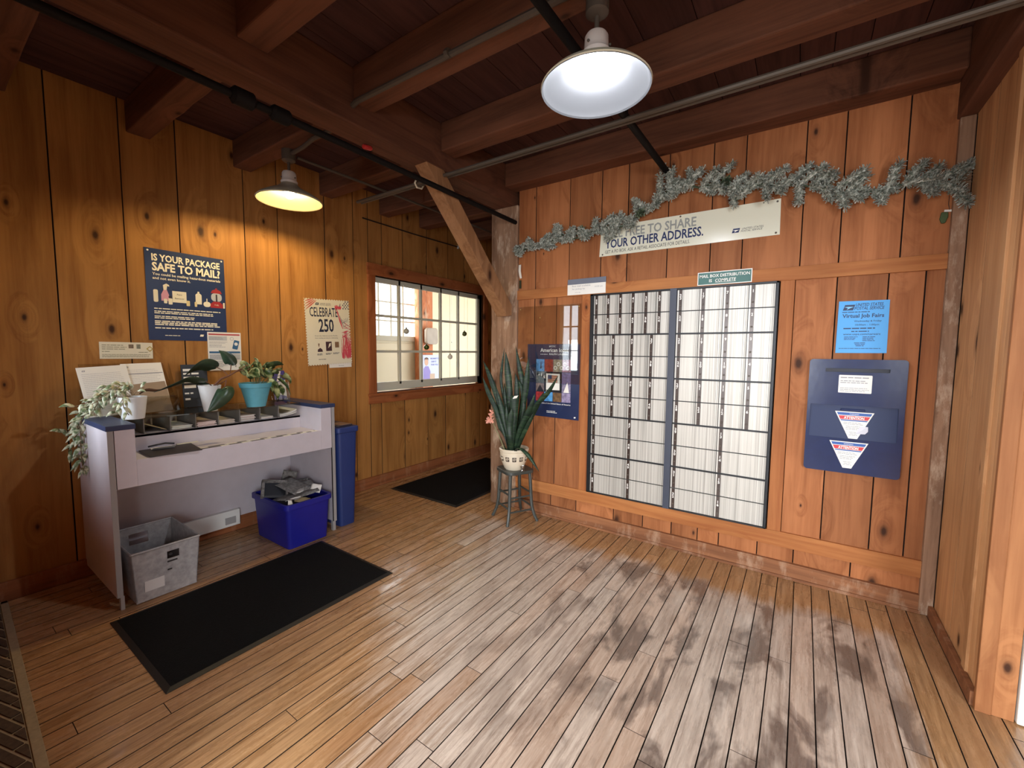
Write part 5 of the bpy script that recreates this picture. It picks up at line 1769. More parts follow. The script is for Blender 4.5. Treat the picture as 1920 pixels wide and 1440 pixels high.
slanted_sheet('white form pad standing at the left of the clear stand', 0.605, 0.825, 0.011, 0.968, 1.248, R(4), False, 71)
slanted_sheet('white form pad with a dark rule standing at the right of the clear stand', 0.79, 0.99, 0.006, 0.968, 1.262, R(2), True, 72)
b = MB()
b.prism([(0.80, 0.964), (0.99, 0.970), (0.975, 1.150), (0.80, 1.135)], 0, 0.004, 0, Matrix(((-0.38, 0, 1, -2.898), (1, 0, 0, 0), (0, 1, 0, 0), (0, 0, 0, 1))) if False else Matrix(((0, -0.4377, 1, -2.860), (1, 0, 0, 0), (0, 1, 0, 0), (0, 0, 0, 1))))
single(b, 'envelope', plain('kraft_envelope', rgb(150, 128, 104), 0.6, mottle=0.1), 'brown envelope tucked in front of the right hand form pad', 'envelope', (-3.3, 0.89, 0.964))

# dark information card behind the white pot
b = MB().prism([(-0.075, 0), (0.075, 0), (0.075, 0.29), (-0.075, 0.29)], 0, 0.006)
Mc = Matrix.Translation((-3.42, 1.165, GZ + 0.001)) @ Euler((R(84), 0, R(90))).to_matrix().to_4x4()
s = single(b, 'counter_card', plain('dark_slate_card', rgb(40, 46, 54), 0.4), 'dark counter card with white lettering standing behind the white plant pot', 'card', None, M=Mc)
t = MB()
for y, h_, w_ in ((0.245, 0.016, 0.045), (0.222, 0.012, 0.10), (0.196, 0.012, 0.09), (0.165, 0.02, 0.115), (0.13, 0.02, 0.11), (0.09, 0.01, 0.05), (0.05, 0.012, 0.03)):
    lines(t, -0.065, -0.065 + w_, [y], h_, 0.0066, int(y * 1000), (0.95, 1))
part(t, 'lettering', WHITEINK, s)

# brochure holder at the right end
hb = thing('brochure_holder', 'clear brochure holder with a purple leaflet at the right end of the counter', 'holder', (-3.36, 1.705, GZ))
b = MB()
b.add([(-3.40, 1.655, 0.962), (-3.40, 1.77, 0.962), (-3.43, 1.77, 1.17), (-3.43, 1.655, 1.17)], [(0, 1, 2, 3)])
b.add([(-3.35, 1.655, 0.962), (-3.35, 1.77, 0.962), (-3.365, 1.77, 1.10), (-3.365, 1.655, 1.10)], [(0, 1, 2, 3)])
b.add([(-3.40, 1.655, 0.962), (-3.35, 1.655, 0.962), (-3.35, 1.77, 0.962), (-3.40, 1.77, 0.962)], [(0, 1, 2, 3)])
b.add([(-3.40, 1.77, 0.962), (-3.35, 1.77, 0.962), (-3.365, 1.77, 1.10), (-3.43, 1.77, 1.17)], [(0, 1, 2, 3)])
b.add([(-3.40, 1.655, 0.962), (-3.35, 1.655, 0.962), (-3.365, 1.655, 1.10), (-3.43, 1.655, 1.17)], [(0, 1, 2, 3)])
part(b, 'clear_box', ACRYLIC, hb, solid=0.002)
b = MB().prism([(-0.048, 0), (0.048, 0), (0.048, 0.225), (-0.048, 0.215)], 0, 0.008)
Mc = Matrix.Translation((-3.386, 1.712, 0.966)) @ Euler((R(82), 0, R(90))).to_matrix().to_4x4()
s = single(b, 'leaflet', plain('leaflet_purple', rgb(70, 62, 128), 0.45), 'purple and white leaflet in the clear brochure holder', 'leaflet', None, M=Mc)
t = MB()
poly(t, [(-0.048, 0.05), (0.048, 0.02), (0.048, 0.15), (-0.048, 0.12)], 0.0085, 0)
poly(t, [(-0.02, 0.14), (0.0, 0.14), (0.02, 0.22), (0.005, 0.22)], 0.0085, 0)
poly(t, [(-0.03, 0.05), (0.03, 0.04), (0.02, 0.11), (-0.02, 0.10)], 0.0088, 1)
part(t, 'printed_pictures', [PAPER, plain('leaflet_grey', rgb(140, 140, 160), 0.5, mottle=0.4, mscale=60)], s)

# ================================================================ containers under and beside the counter
TUBM = plain('corrugated_plastic', rgb(160, 157, 156), 0.6, mottle=0.22, mscale=34, bumpy=0.1)
tub = thing('postal_tub', 'scuffed white corrugated plastic mail tub on the floor under the counter', 'tub', (-3.03, 0.79, 0))


def wall_with_hole(mb, P, U, V, w0, w1, h, taper, hole, t, mi=0):
    """trapezoid wall with one rectangular hand hole. P origin, U along, V up"""
    P, U, V = Vector(P), Vector(U), Vector(V)
    Nn = U.cross(V).normalized() * t
    def q(u, v):
        return P + U * u + V * v
    u0, u1, v0, v1 = hole
    pts = [[(-w0 / 2, 0), (u0, 0), (u1, 0), (w0 / 2, 0)]]
    for v in (v0, v1, h):
        k = v / h
        wl_ = w0 / 2 + (w1 - w0) / 2 * k
        pts.append([(-wl_, v), (u0, v), (u1, v), (wl_, v)])
    for i in range(3):
        for j in range(3):
            if i == 1 and j == 1:
                continue
            a, b, c, d = pts[i][j], pts[i][j + 1], pts[i + 1][j + 1], pts[i + 1][j]
            f = [q(*a), q(*b), q(*c), q(*d)]
            mb.add(f + [p + Nn for p in f], [(0, 3, 2, 1), (4, 5, 6, 7), (0, 1, 5, 4), (1, 2, 6, 5), (2, 3, 7, 6), (3, 0, 4, 7)], mi)


b = MB()
# narrow ends carry the hand holes: front end faces the room
wall_with_hole(b, (-2.845, 0.79, 0.012), (0, 1, 0), (0.02, 0, 0.27), 0.27, 0.305, 1.0, 0, (-0.0, 0.055, 0.70, 0.86), -0.004)
wall_with_hole(b, (-3.235, 0.79, 0.012), (0, 1, 0), (-0.02, 0, 0.275), 0.27, 0.305, 1.0, 0, (-0.06, 0.03, 0.62, 0.86), -0.004)
for sgn in (-1, 1):
    y0 = 0.79 + sgn * 0.135
    y1 = 0.79 + sgn * 0.1525
    f = [(-2.845, y0, 0.012), (-3.235, y0, 0.012), (-3.255, y1, 0.285), (-2.825, y1, 0.282)]
    f2 = [(p[0], p[1] - sgn * 0.004, p[2]) for p in f]
    b.add(f + f2, [(0, 1, 2, 3), (4, 7, 6, 5), (0, 4, 5, 1), (1, 5, 6, 2), (2, 6, 7, 3), (3, 7, 4, 0)])
b.box(-3.235, -2.845, 0.655, 0.925, 0.003, 0.014)
tb = part(b, 'body', TUBM, tub)
b = MB()
b.tube([(-2.822, 0.638, 0.284), (-2.822, 0.942, 0.284)], 0.006, 6)
b.tube([(-3.258, 0.638, 0.288), (-3.258, 0.942, 0.288)], 0.006, 6)
for y in (0.638, 0.942):
    b.tube([(-2.822, y, 0.284), (-3.258, y, 0.288)], 0.005, 6)
part(b, 'rim', TUBM, tub, smooth=True)
Ml = Matrix(((0, 0.074, 0.997, -2.838), (1, 0, 0, 0.735), (0, 0.997, -0.074, 0.085), (0, 0, 0, 1)))
b = MB().box(-0.045, 0.04, -0.03, 0.03, 0, 0.002, 0, Ml)
part(b, 'address_label', plain('tub_label', rgb(214, 210, 206), 0.5), tub)
b = MB()
b.prism([(0.07 + 0.008 * math.cos(a * PI / 6), 0.142 + 0.008 * math.sin(a * PI / 6)) for a in range(12)], 0.0, 0.0025, 0, Ml)
b.box(0.055, 0.10, 0.098, 0.106, 0.0, 0.0022, 0, Ml)
b.box(0.055, 0.075, 0.052, 0.059, 0.0, 0.0022, 0, Ml)
part(b, 'slots', plain('tub_slot', rgb(50, 46, 46), 0.7), tub)

# blue recycling tote full of newspaper
TOTE = plain('royal_blue_plastic', rgb(26, 30, 138), 0.4, mottle=0.06, mscale=10)
tote = thing('recycling_tote', 'royal blue plastic tote overflowing with old papers under the right end of the counter', 'tote', (-3.03, 1.58, 0))
def tapered(mb, x0, x1, y0, y1, z0, z1, fl, t, mi=0):
    lo = rrect(x1 - x0, y1 - y0, 0.025, 4, (x0 + x1) / 2, (y0 + y1) / 2)
    hi = rrect(x1 - x0 + 2 * fl, y1 - y0 + 2 * fl, 0.03, 4, (x0 + x1) / 2, (y0 + y1) / 2)
    lo2 = rrect(x1 - x0 - 2 * t, y1 - y0 - 2 * t, 0.022, 4, (x0 + x1) / 2, (y0 + y1) / 2)
    hi2 = rrect(x1 - x0 + 2 * fl - 2 * t, y1 - y0 + 2 * fl - 2 * t, 0.027, 4, (x0 + x1) / 2, (y0 + y1) / 2)
    n = len(lo)
    vs = [(p[0], p[1], z0) for p in lo] + [(p[0], p[1], z1) for p in hi] + [(p[0], p[1], z1) for p in hi2] + [(p[0], p[1], z0 + t) for p in lo2]
    fs = []
    for k in range(3):
        for i in range(n):
            fs.append((k * n + i, k * n + (i + 1) % n, (k + 1) * n + (i + 1) % n, (k + 1) * n + i))
    fs.append(tuple(range(n))[::-1])
    fs.append(tuple(range(3 * n, 4 * n)))
    mb.add(vs, fs, mi)
b = MB()
tapered(b, -3.235, -2.80, 1.44, 1.725, 0.004, 0.315, 0.018, 0.005)
part(b, 'body', TOTE, tote, smooth=True)
b = MB()
lo = rrect(0.435 + 0.06, 0.285 + 0.06, 0.035, 4, -3.0175, 1.5825)
li = rrect(0.435 + 0.024, 0.285 + 0.024, 0.03, 4, -3.0175, 1.5825)
n = len(lo)
vs = [(p[0], p[1], z) for z in (0.285, 0.318) for p in lo] + [(p[0], p[1], z) for z in (0.318, 0.285) for p in li]
fs = [(k * n + i, k * n + (i + 1) % n, ((k + 1) % 4) * n + (i + 1) % n, ((k + 1) % 4) * n + i) for k in range(4) for i in range(n)]
b.add(vs, fs)
part(b, 'rim', TOTE, tote, smooth=True)
NEWS = plain('newsprint', rgb(122, 120, 117), 0.7, mottle=0.5, mscale=55)
rr = random.Random(12)
plabs = ['newspaper lying over the near side of the blue tote', 'white envelope sticking up at the right of the blue tote', 'grey leaflet spread over the right rim of the blue tote', 'brown card among the papers at the front of the blue tote',
         'dark framed leaflet standing up at the left of the blue tote', 'crumpled leaflet at the back of the blue tote', 'small white slip at the front left of the blue tote', 'newspaper page on top of the heap in the blue tote', 'dark magazine deep in the blue tote',
         'pale folded sheet in the middle of the heap in the blue tote', 'narrow white strip lying across the front of the blue tote', 'grey newsprint scrap at the right back of the blue tote']
specs = [((-2.96, 1.55, 0.318), (0.24, 0.16), (6, -9, 20), NEWS), ((-2.90, 1.70, 0.345), (0.07, 0.06), (62, 10, 40), PAPER), ((-2.98, 1.66, 0.345), (0.24, 0.14), (9, 8, -14), NEWS), ((-2.85, 1.57, 0.305), (0.10, 0.07), (18, 20, 60), CARDB),
         ((-3.09, 1.50, 0.352), (0.17, 0.14), (42, 12, 70), INK), ((-3.19, 1.66, 0.39), (0.10, 0.09), (68, 15, 60), NEWS), ((-2.83, 1.475, 0.300), (0.03, 0.07), (60, 20, 100), PAPER), ((-3.04, 1.60, 0.366), (0.24, 0.15), (7, 12, 12), NEWS), ((-3.0, 1.58, 0.25), (0.36, 0.22), (0, 0, 0), INK),
         ((-2.93, 1.60, 0.352), (0.13, 0.05), (14, -6, -30), PAPER), ((-2.88, 1.52, 0.322), (0.10, 0.022), (8, -12, 50), PAPER), ((-3.12, 1.69, 0.35), (0.13, 0.09), (24, -12, 15), NEWS)]
for lab, (c_, sz, rot, mt) in zip(plabs, specs):
    w, h = sz
    b = MB()
    g_ = 6
    for iy in range(g_ + 1):
        for ix_ in range(g_ + 1):
            u, v = ix_ / g_ - 0.5, iy / g_ - 0.5
            b.v.append(Vector((u * w, v * h, 0.006 * math.sin(4 * u + c_[1] * 9) * math.cos(3 * v) + rr.uniform(-0.002, 0.002))))
    for iy in range(g_):
        for ix_ in range(g_):
            a = iy * (g_ + 1) + ix_
            b.f.append([a, a + 1, a + g_ + 2, a + g_ + 1])
            b.m.append(0)
    M = Matrix.Translation(c_) @ Euler(tuple(R(a) for a in rot)).to_matrix().to_4x4()
    s = single(b, 'scrap_paper', mt, lab, 'paper', None, 'papers in the blue tote', M=M, smooth=True, solid=0.0012)
    if mt is INK and rot[0] == 42:
        t = MB()
        for (p, q, r1, r2) in ((-w / 2, w / 2, h / 2 - 0.018, h / 2), (-w / 2, -w / 2 + 0.018, -h / 2, h / 2), (w / 2 - 0.014, w / 2, -h / 2, h / 2)):
            t.box(p, q, r1, r2, -0.014, 0.016)
        part(t, 'white_border', NEWS, s)

# tall slim bin beside the counter
SLIM = plain('navy_bin_plastic', rgb(34, 54, 112), 0.5, mottle=0.05)
bin_ = thing('slim_bin', 'tall slim navy blue bin between the counter and the inner window', 'bin', (-3.12, 1.945, 0))
b = MB()
tapered(b, -3.385, -2.862, 1.872, 2.0, 0.0, 0.735, 0.022, 0.005)
part(b, 'body', SLIM, bin_, smooth=True)
b = MB()
lo = rrect(0.523 + 0.066, 0.192, 0.03, 4, -3.1235, 1.936)
b.prism(lo, 0.728, 0.772)
part(b, 'rim', SLIM, bin_, bevel=0.008)
b = MB()
b.prism(rrect(0.50, 0.14, 0.02, 4, -3.1235, 1.937), 0.772, 0.784)
part(b, 'lid', plain('dark_bin_lid', rgb(56, 46, 52), 0.5), bin_, bevel=0.004)
b = MB().box(-3.0, -2.87, 1.89, 1.985, 0.7845, 0.7875)
single(b, 'discarded_sheet', plain('brown_sheet', rgb(120, 96, 84), 0.6), 'thin brownish sheet lying on top of the slim navy bin', 'paper', (-2.93, 1.94, 0.7845))

# ================================================================ stool
STOOLP = plain('dark_green_grey_paint', rgb(62, 66, 62), 0.4, mottle=0.15, mscale=12)
SC = (-1.878, 2.797)
stool = thing('stool', 'dark painted wooden stool carrying the snake plant', 'stool', (SC[0], SC[1], 0))
RZ = R(-28)
def sw(u, v, z):
    return (SC[0] + u * math.cos(RZ) - v * math.sin(RZ), SC[1] + u * math.sin(RZ) + v * math.cos(RZ), z)
b = MB()
outl = rrect(0.245, 0.245, 0.05, 5)
b.prism([sw(p[0], p[1], 0)[:2] for p in outl], 0.392, 0.418)
part(b, 'seat', STOOLP, stool, bevel=0.006)
LEG = [(-1, -1), (1, -1), (1, 1), (-1, 1)]
def legp(sx, sy, f_):
    # f 0 at top, 1 at floor; splays and kicks out at the foot
    k = 0.088 + 0.018 * f_ + 0.03 * max(0, f_ - 0.6) ** 2 * 6
    return sw(sx * k, sy * k, 0.395 * (1 - f_))
for sx, sy in LEG:
    part(MB().tube([legp(sx, sy, i / 10) for i in range(11)], [0.0145 - 0.002 * i / 10 for i in range(11)], 8), 'leg', STOOLP, stool, smooth=True)
for i in range(4):
    a, c_ = LEG[i], LEG[(i + 1) % 4]
    f_ = (0.42, 0.70)
    for k in f_:
        kk_ = k + (0.06 if i % 2 else 0)
        part(MB().tube([legp(*a, kk_), legp(*c_, kk_)], 0.0075, 8), 'stretcher', STOOLP, stool, smooth=True)

# ================================================================ snake plant
POTC = plain('cream_glaze', rgb(220, 208, 184), 0.35, mottle=0.05)
PC = (-1.875, 2.775, 0.4185)
plant = thing('snake_plant', 'tall snake plant in a cream patterned pot on the stool', 'plant', PC)
b = MB().lathe([(0.0, 0), (0.068, 0.0), (0.078, 0.012), (0.102, 0.07), (0.112, 0.115), (0.113, 0.138), (0.108, 0.145), (0.118, 0.150), (0.120, 0.166), (0.114, 0.172), (0.104, 0.168), (0.101, 0.145), (0.0, 0.140)], PC, 40)
pot = part(b, 'pot', POTC, plant, smooth=True, angle=35)
sq = MB()
sw2 = MB()
for k in range(12):
    a0 = 2 * PI * k / 12 + 0.1
    for (i0, i1, j0, j1) in ((-2, 2, 0, 1),):
        n = 4
        vs, fs = [], []
        for i in range(n + 1):
            a = a0 + (i / n - 0.5) * 0.29
            for z in (0.078, 0.114):
                r_ = 0.102 + (z - 0.07) / 0.045 * 0.010 + 0.0012
                vs.append((PC[0] + r_ * math.cos(a), PC[1] + r_ * math.sin(a), PC[2] + z))
        for i in range(n):
            fs.append((2 * i, 2 * i + 2, 2 * i + 3, 2 * i + 1))
        sq.add(vs, fs)
    path = []
    for i in range(14):
        th_ = i * 0.75
        rr_ = 0.0135 * (1 - i / 16)
        a = a0 + rr_ * math.cos(th_) / 0.107
        z = 0.096 + rr_ * math.sin(th_)
        r_ = 0.102 + (z - 0.07) / 0.045 * 0.010 + 0.002
        path.append((PC[0] + r_ * math.cos(a), PC[1] + r_ * math.sin(a), PC[2] + z))
    sw2.tube(path, 0.0018, 5)
part(sq, 'stamped_square', plain('dark_stamp', rgb(54, 42, 34), 0.5), pot)
part(sw2, 'spiral', POTC, pot)
b = MB().lathe([(0.0, 0.147), (0.06, 0.149), (0.1008, 0.146)], PC, 24)
part(b, 'soil', plain('soil', rgb(46, 32, 24), 0.95, mottle=0.4, mscale=80), plant)


def snake_material():
    m, nt, b = newmat('snake_leaf')
    tc = N(nt, 'ShaderNodeTexCoord')
    geo = N(nt, 'ShaderNodeNewGeometry')
    v = mapping(nt, tc.outputs['Object'], (9, 9, 55))
    nz = noise(nt, v, 1.0, 3, 0.6, 1.2)
    c = ramp(nt, nz, [(0.36, rgb(20, 34, 26)), (0.55, rgb(34, 54, 36)), (0.74, rgb(66, 88, 58))])
    t = mathn(nt, 'ADD', mathn(nt, 'MULTIPLY', geo.outputs['Random Per Island'], 0.4), 0.75)
    tc_ = N(nt, 'ShaderNodeCombineColor')
    for i in range(3):
        nt.links.new(t, tc_.inputs[i])
    nt.links.new(mixc(nt, 1.0, c, tc_.outputs[0], 'MULTIPLY'), b.inputs['Base Color'])
    b.inputs['Roughness'].default_value = 0.42
    b.inputs['Specular IOR Level'].default_value = 0.3
    return m


SNAKE = snake_material()
SL = {
 'L1': (0.05, [(-1.907,2.74,0.561), (-1.945,2.74,0.755), (-2.021,2.74,0.986), (-2.098,2.74,1.156), (-2.165,2.74,1.28)]),
 'L2': (0.045, [(-1.889,2.70,0.571), (-1.927,2.70,0.72), (-1.996,2.70,0.884), (-2.088,2.70,1.041), (-2.138,2.70,1.147)]),
 'L3': (0.028, [(-1.943,2.80,0.544), (-1.967,2.80,0.832), (-2.023,2.80,1.091), (-2.019,2.80,1.221), (-1.993,2.80,1.386)]),
 'L4': (0.062, [(-1.894,2.76,0.559), (-1.897,2.76,0.801), (-1.915,2.76,1.056), (-1.937,2.76,1.225), (-1.954,2.76,1.352)]),
 'L5': (0.05, [(-1.905,2.83,0.54), (-1.864,2.84,0.837), (-1.835,2.84,1.055), (-1.873,2.84,1.225), (-1.911,2.84,1.395)]),
 'L6': (0.058, [(-1.880,2.80,0.552), (-1.832,2.80,0.802), (-1.794,2.80,1.018), (-1.776,2.80,1.166), (-1.763,2.80,1.316)]),
 'L7': (0.046, [(-1.836,2.74,0.566), (-1.749,2.72,0.779), (-1.642,2.72,0.954), (-1.538,2.72,1.061), (-1.456,2.72,1.186)]),
 'L8': (0.042, [(-1.843,2.77,0.566), (-1.760,2.76,0.739), (-1.689,2.76,0.884), (-1.633,2.76,0.991), (-1.597,2.76,1.054)]),
 'L9': (0.036, [(-1.82,2.70,0.57), (-1.757,2.66,0.625), (-1.694,2.65,0.607), (-1.637,2.65,0.558), (-1.566,2.65,0.473)]),
 'L10': (0.075, [(-1.853,2.72,0.56), (-1.835,2.70,0.731), (-1.826,2.70,0.858), (-1.827,2.70,0.941), (-1.823,2.70,1.016)]),
 'L11': (0.05, [(-1.869,2.71,0.56), (-1.885,2.70,0.704), (-1.922,2.70,0.827), (-1.960,2.70,0.951), (-2.003,2.70,1.076)]),
 'L12': (0.05, [(-1.833,2.72,0.565), (-1.785,2.70,0.728), (-1.728,2.70,0.846), (-1.672,2.70,0.953), (-1.64,2.70,1.044)]),
 'L13': (0.05, [(-1.927,2.80,0.547), (-1.903,2.80,0.751), (-1.874,2.80,0.927), (-1.871,2.80,1.098), (-1.887,2.80,1.183)]),
 'L16': (0.04, [(-1.90,2.76,0.555), (-1.93,2.77,0.75), (-1.965,2.78,0.95), (-1.985,2.79,1.10)]),
 'L17': (0.042, [(-1.86,2.78,0.555), (-1.83,2.79,0.75), (-1.80,2.80,0.92), (-1.83,2.81,1.06), (-1.87,2.81,1.14)]),
 'L18': (0.04, [(-1.84,2.75,0.56), (-1.79,2.75,0.72), (-1.735,2.75,0.87), (-1.70,2.75,0.97)]),
 'L19': (0.044, [(-1.87,2.71,0.56), (-1.865,2.69,0.70), (-1.875,2.68,0.83), (-1.89,2.68,0.95)]),
 'L20': (0.036, [(-1.91,2.73,0.556), (-1.95,2.71,0.70), (-1.99,2.70,0.84), (-2.04,2.70,0.96)]),
 'L21': (0.036, [(-1.83,2.73,0.56), (-1.77,2.71,0.68), (-1.70,2.70,0.80), (-1.65,2.70,0.90)]),
 'L15': (0.06, [(-1.84,2.70,0.56), (-1.818,2.64,0.68), (-1.829,2.64,0.782), (-1.815,2.64,0.866), (-1.806,2.64,0.928)]),
}
def blade(u):
    return (0.55 + 0.75 * u) if u < 0.6 else max(0.03, 1.0 * (1 - ((u - 0.6) / 0.4) ** 1.8))
def stub(u):
    return (0.55 + 0.6 * u) if u < 0.9 else 0.85
sd = Vector((0.82, 0.56, 0))
for k, (w_, pts) in SL.items():
    b = MB().leaf(pts, w_ * 0.86, sd, 0.3, 0, stub if k == 'L10' else blade)
    part(b, 'leaf', SNAKE, plant, smooth=True, solid=0.003)
b = MB()
b.add([(-1.856, 2.694, 1.005), (-1.79, 2.70, 1.02), (-1.797, 2.69, 1.0), (-1.83, 2.688, 0.992)], [(0, 1, 2, 3)])
part(b, 'torn_leaf_tip', PAPER, plant, solid=0.002)
b = MB().leaf([(-1.90, 2.72, 0.56), (-1.887, 2.66, 0.655), (-1.918, 2.66, 0.706), (-1.950, 2.66, 0.741), (-1.96, 2.66, 0.748)], 0.02, sd, 0.3)
part(b, 'withered_leaf', plain('withered', rgb(96, 66, 44), 0.7), plant, smooth=True, solid=0.002)
b = MB().tube([(-1.906, 2.70, 0.56), (-1.959, 2.68, 0.698), (-2.001, 2.68, 0.758), (-2.028, 2.68, 0.819), (-2.03, 2.68, 0.87)], [0.0035, 0.003, 0.0025, 0.002, 0.002], 6)
fs_ = part(b, 'flower_stem', plain('flower_stem', rgb(132, 140, 92), 0.5), plant, smooth=True)
b = MB()
rr = random.Random(3)
for c_ in ((-2.035, 2.675, 0.84), (-2.045, 2.672, 0.815), (-2.02, 2.67, 0.875), (-2.06, 2.68, 0.80), (-2.02, 2.668, 0.81)):
    for k in range(7):
        a = rr.uniform(0, 2 * PI)
        e_ = Vector((math.cos(a), rr.uniform(-0.8, 0.2), math.sin(a))).normalized()
        c0 = Vector(c_)
        b.leaf([c0, c0 + e_ * 0.016, c0 + e_ * 0.030], 0.011, e_.orthogonal(), 0.3)
part(b, 'pink_flowers', plain('pink_petal', rgb(226, 158, 136), 0.5), plant, solid=0.001)
b = MB().lathe([(0.018, 0), (0.020, 0.004), (0.014, 0.02), (0.018, 0.034), (0.021, 0.045), (0.019, 0.045), (0.012, 0.03), (0.0, 0.006)], (-1.775, 2.745, 0.4195), 18)
single(b, 'glass_dish', glass_mat('clear_dish_glass', (0.96, 0.97, 0.98, 1), 0.6), 'tiny clear glass ornament beside the pot on the stool', 'ornament', (-1.775, 2.745, 0.4195), smooth=True)

# ================================================================ plants on the counter
WPOT = plain('white_pot', rgb(222, 224, 222), 0.4, mottle=0.05)
SOILM = MATS['soil']
def simple_pot(cx, cy, z, rb, rt, h, mat, parent, rim=0.0):
    prof = [(0.0, 0), (rb, 0), (rb + (rt - rb) * 0.8, h * 0.8)]
    if rim:
        prof += [(rb + (rt - rb) * 0.82, h * 0.80), (rb + (rt - rb) * 0.85 + rim, h * 0.82), (rt + rim * 0.8, h)]
    else:
        prof += [(rt, h)]
    prof += [(rt - 0.006, h), (rt - 0.008, h * 0.85), (0.0, h * 0.84)]
    o = part(MB().lathe(prof, (cx, cy, z), 36), 'pot', mat, parent, smooth=True, angle=35)
    part(MB().lathe([(0.0, h * 0.87), (rt - 0.009, h * 0.87)], (cx, cy, z), 20), 'soil', SOILM, parent)
    return o


def leaf_mat(name, g1, g2, scale, rough=0.35, lo=0.44, hi=0.56):
    m, nt, b = newmat(name)
    tc = N(nt, 'ShaderNodeTexCoord')
    geo = N(nt, 'ShaderNodeNewGeometry')
    off = N(nt, 'ShaderNodeVectorMath', operation='ADD')
    cb = N(nt, 'ShaderNodeCombineXYZ')
    nt.links.new(mathn(nt, 'MULTIPLY', geo.outputs['Random Per Island'], 31.0), cb.inputs[0])
    nt.links.new(tc.outputs['Object'], off.inputs[0])
    nt.links.new(cb.outputs[0], off.inputs[1])
    nz = noise(nt, off.outputs[0], scale, 3, 0.5)
    c = ramp(nt, nz, [(lo, g1), (hi, g2)])
    nt.links.new(c, b.inputs['Base Color'])
    b.inputs['Roughness'].default_value = rough
    return m


# white pot, large dark leaves
fic = thing('rubber_plant', 'plant with large dark glossy leaves in a white tapered pot on the glass shelf', 'plant', (-3.145, 1.145, GZ))
simple_pot(-3.145, 1.145, GZ, 0.037, 0.063, 0.165, WPOT, fic)
FIC = leaf_mat('dark_glossy_leaf', rgb(38, 56, 40), rgb(58, 78, 56), 9, 0.3)
STEMB = plain('brown_stem', rgb(104, 66, 48), 0.6)
b = MB()
b.tube([(-3.14, 1.15, 1.10), (-3.12, 1.204, 1.164), (-3.12, 1.245, 1.179), (-3.12, 1.307, 1.216), (-3.12, 1.351, 1.229)], [0.007, 0.0065, 0.006, 0.005, 0.003], 7)
b.tube([(-3.12, 1.29, 1.205), (-3.12, 1.334, 1.235), (-3.12, 1.372, 1.250)], 0.003, 6)
b.tube([(-3.12, 1.30, 1.208), (-3.12, 1.36, 1.215), (-3.12, 1.401, 1.228), (-3.12, 1.417, 1.19)], 0.0025, 6)
b.tube([(-3.12, 1.245, 1.18), (-3.14, 1.225, 1.215), (-3.15, 1.188, 1.240)], 0.003, 6)
b.tube([(-3.12, 1.255, 1.183), (-3.17, 1.28, 1.215), (-3.2, 1.297, 1.25)], 0.003, 6)
b.tube([(-3.13, 1.16, 1.11), (-3.09, 1.12, 1.14), (-3.05, 1.09, 1.155)], 0.003, 6)
b.tube([(-3.13, 1.16, 1.11), (-3.0, 1.185, 1.16), (-2.985, 1.17, 1.12)], 0.003, 6)
part(b, 'stems', STEMB, fic, smooth=True)
def oval(u):
    return max(0.02, math.sin(PI * min(1, 0.06 + 0.94 * u) ** 0.85))
FL = [([(-3.05, 1.09, 1.155), (-3.05, 1.061, 1.167), (-3.05, 0.993, 1.178), (-3.05, 0.913, 1.143), (-3.05, 0.832, 1.106)], 0.095, (1.0, 0.0, 0.45)),
      ([(-3.15, 1.195, 1.238), (-3.15, 1.168, 1.252), (-3.15, 1.118, 1.262), (-3.15, 1.064, 1.236), (-3.15, 1.015, 1.190)], 0.115, (0.8, 0, 0.75)),
      ([(-3.2, 1.297, 1.246), (-3.2, 1.300, 1.262), (-3.2, 1.284, 1.295), (-3.2, 1.258, 1.325), (-3.2, 1.226, 1.348)], 0.078, (0.55, 0.7, 0.6)),
      ([(-2.985, 1.17, 1.12), (-2.975, 1.175, 1.105), (-2.965, 1.15, 1.065), (-2.968, 1.105, 1.01), (-2.975, 1.062, 0.972)], 0.095, (0.35, 0.8, -0.4)),
      ([(-3.22, 1.18, 1.117), (-3.23, 1.121, 1.141), (-3.24, 1.086, 1.157), (-3.24, 1.057, 1.152), (-3.25, 1.0, 1.120)], 0.08, (1.0, 0.2, 0.3))]
for pts, w_, sdv in FL:
    part(MB().leaf(pts, w_, sdv, 0.16, 0, oval), 'leaf', FIC, fic, smooth=True, solid=0.0015)

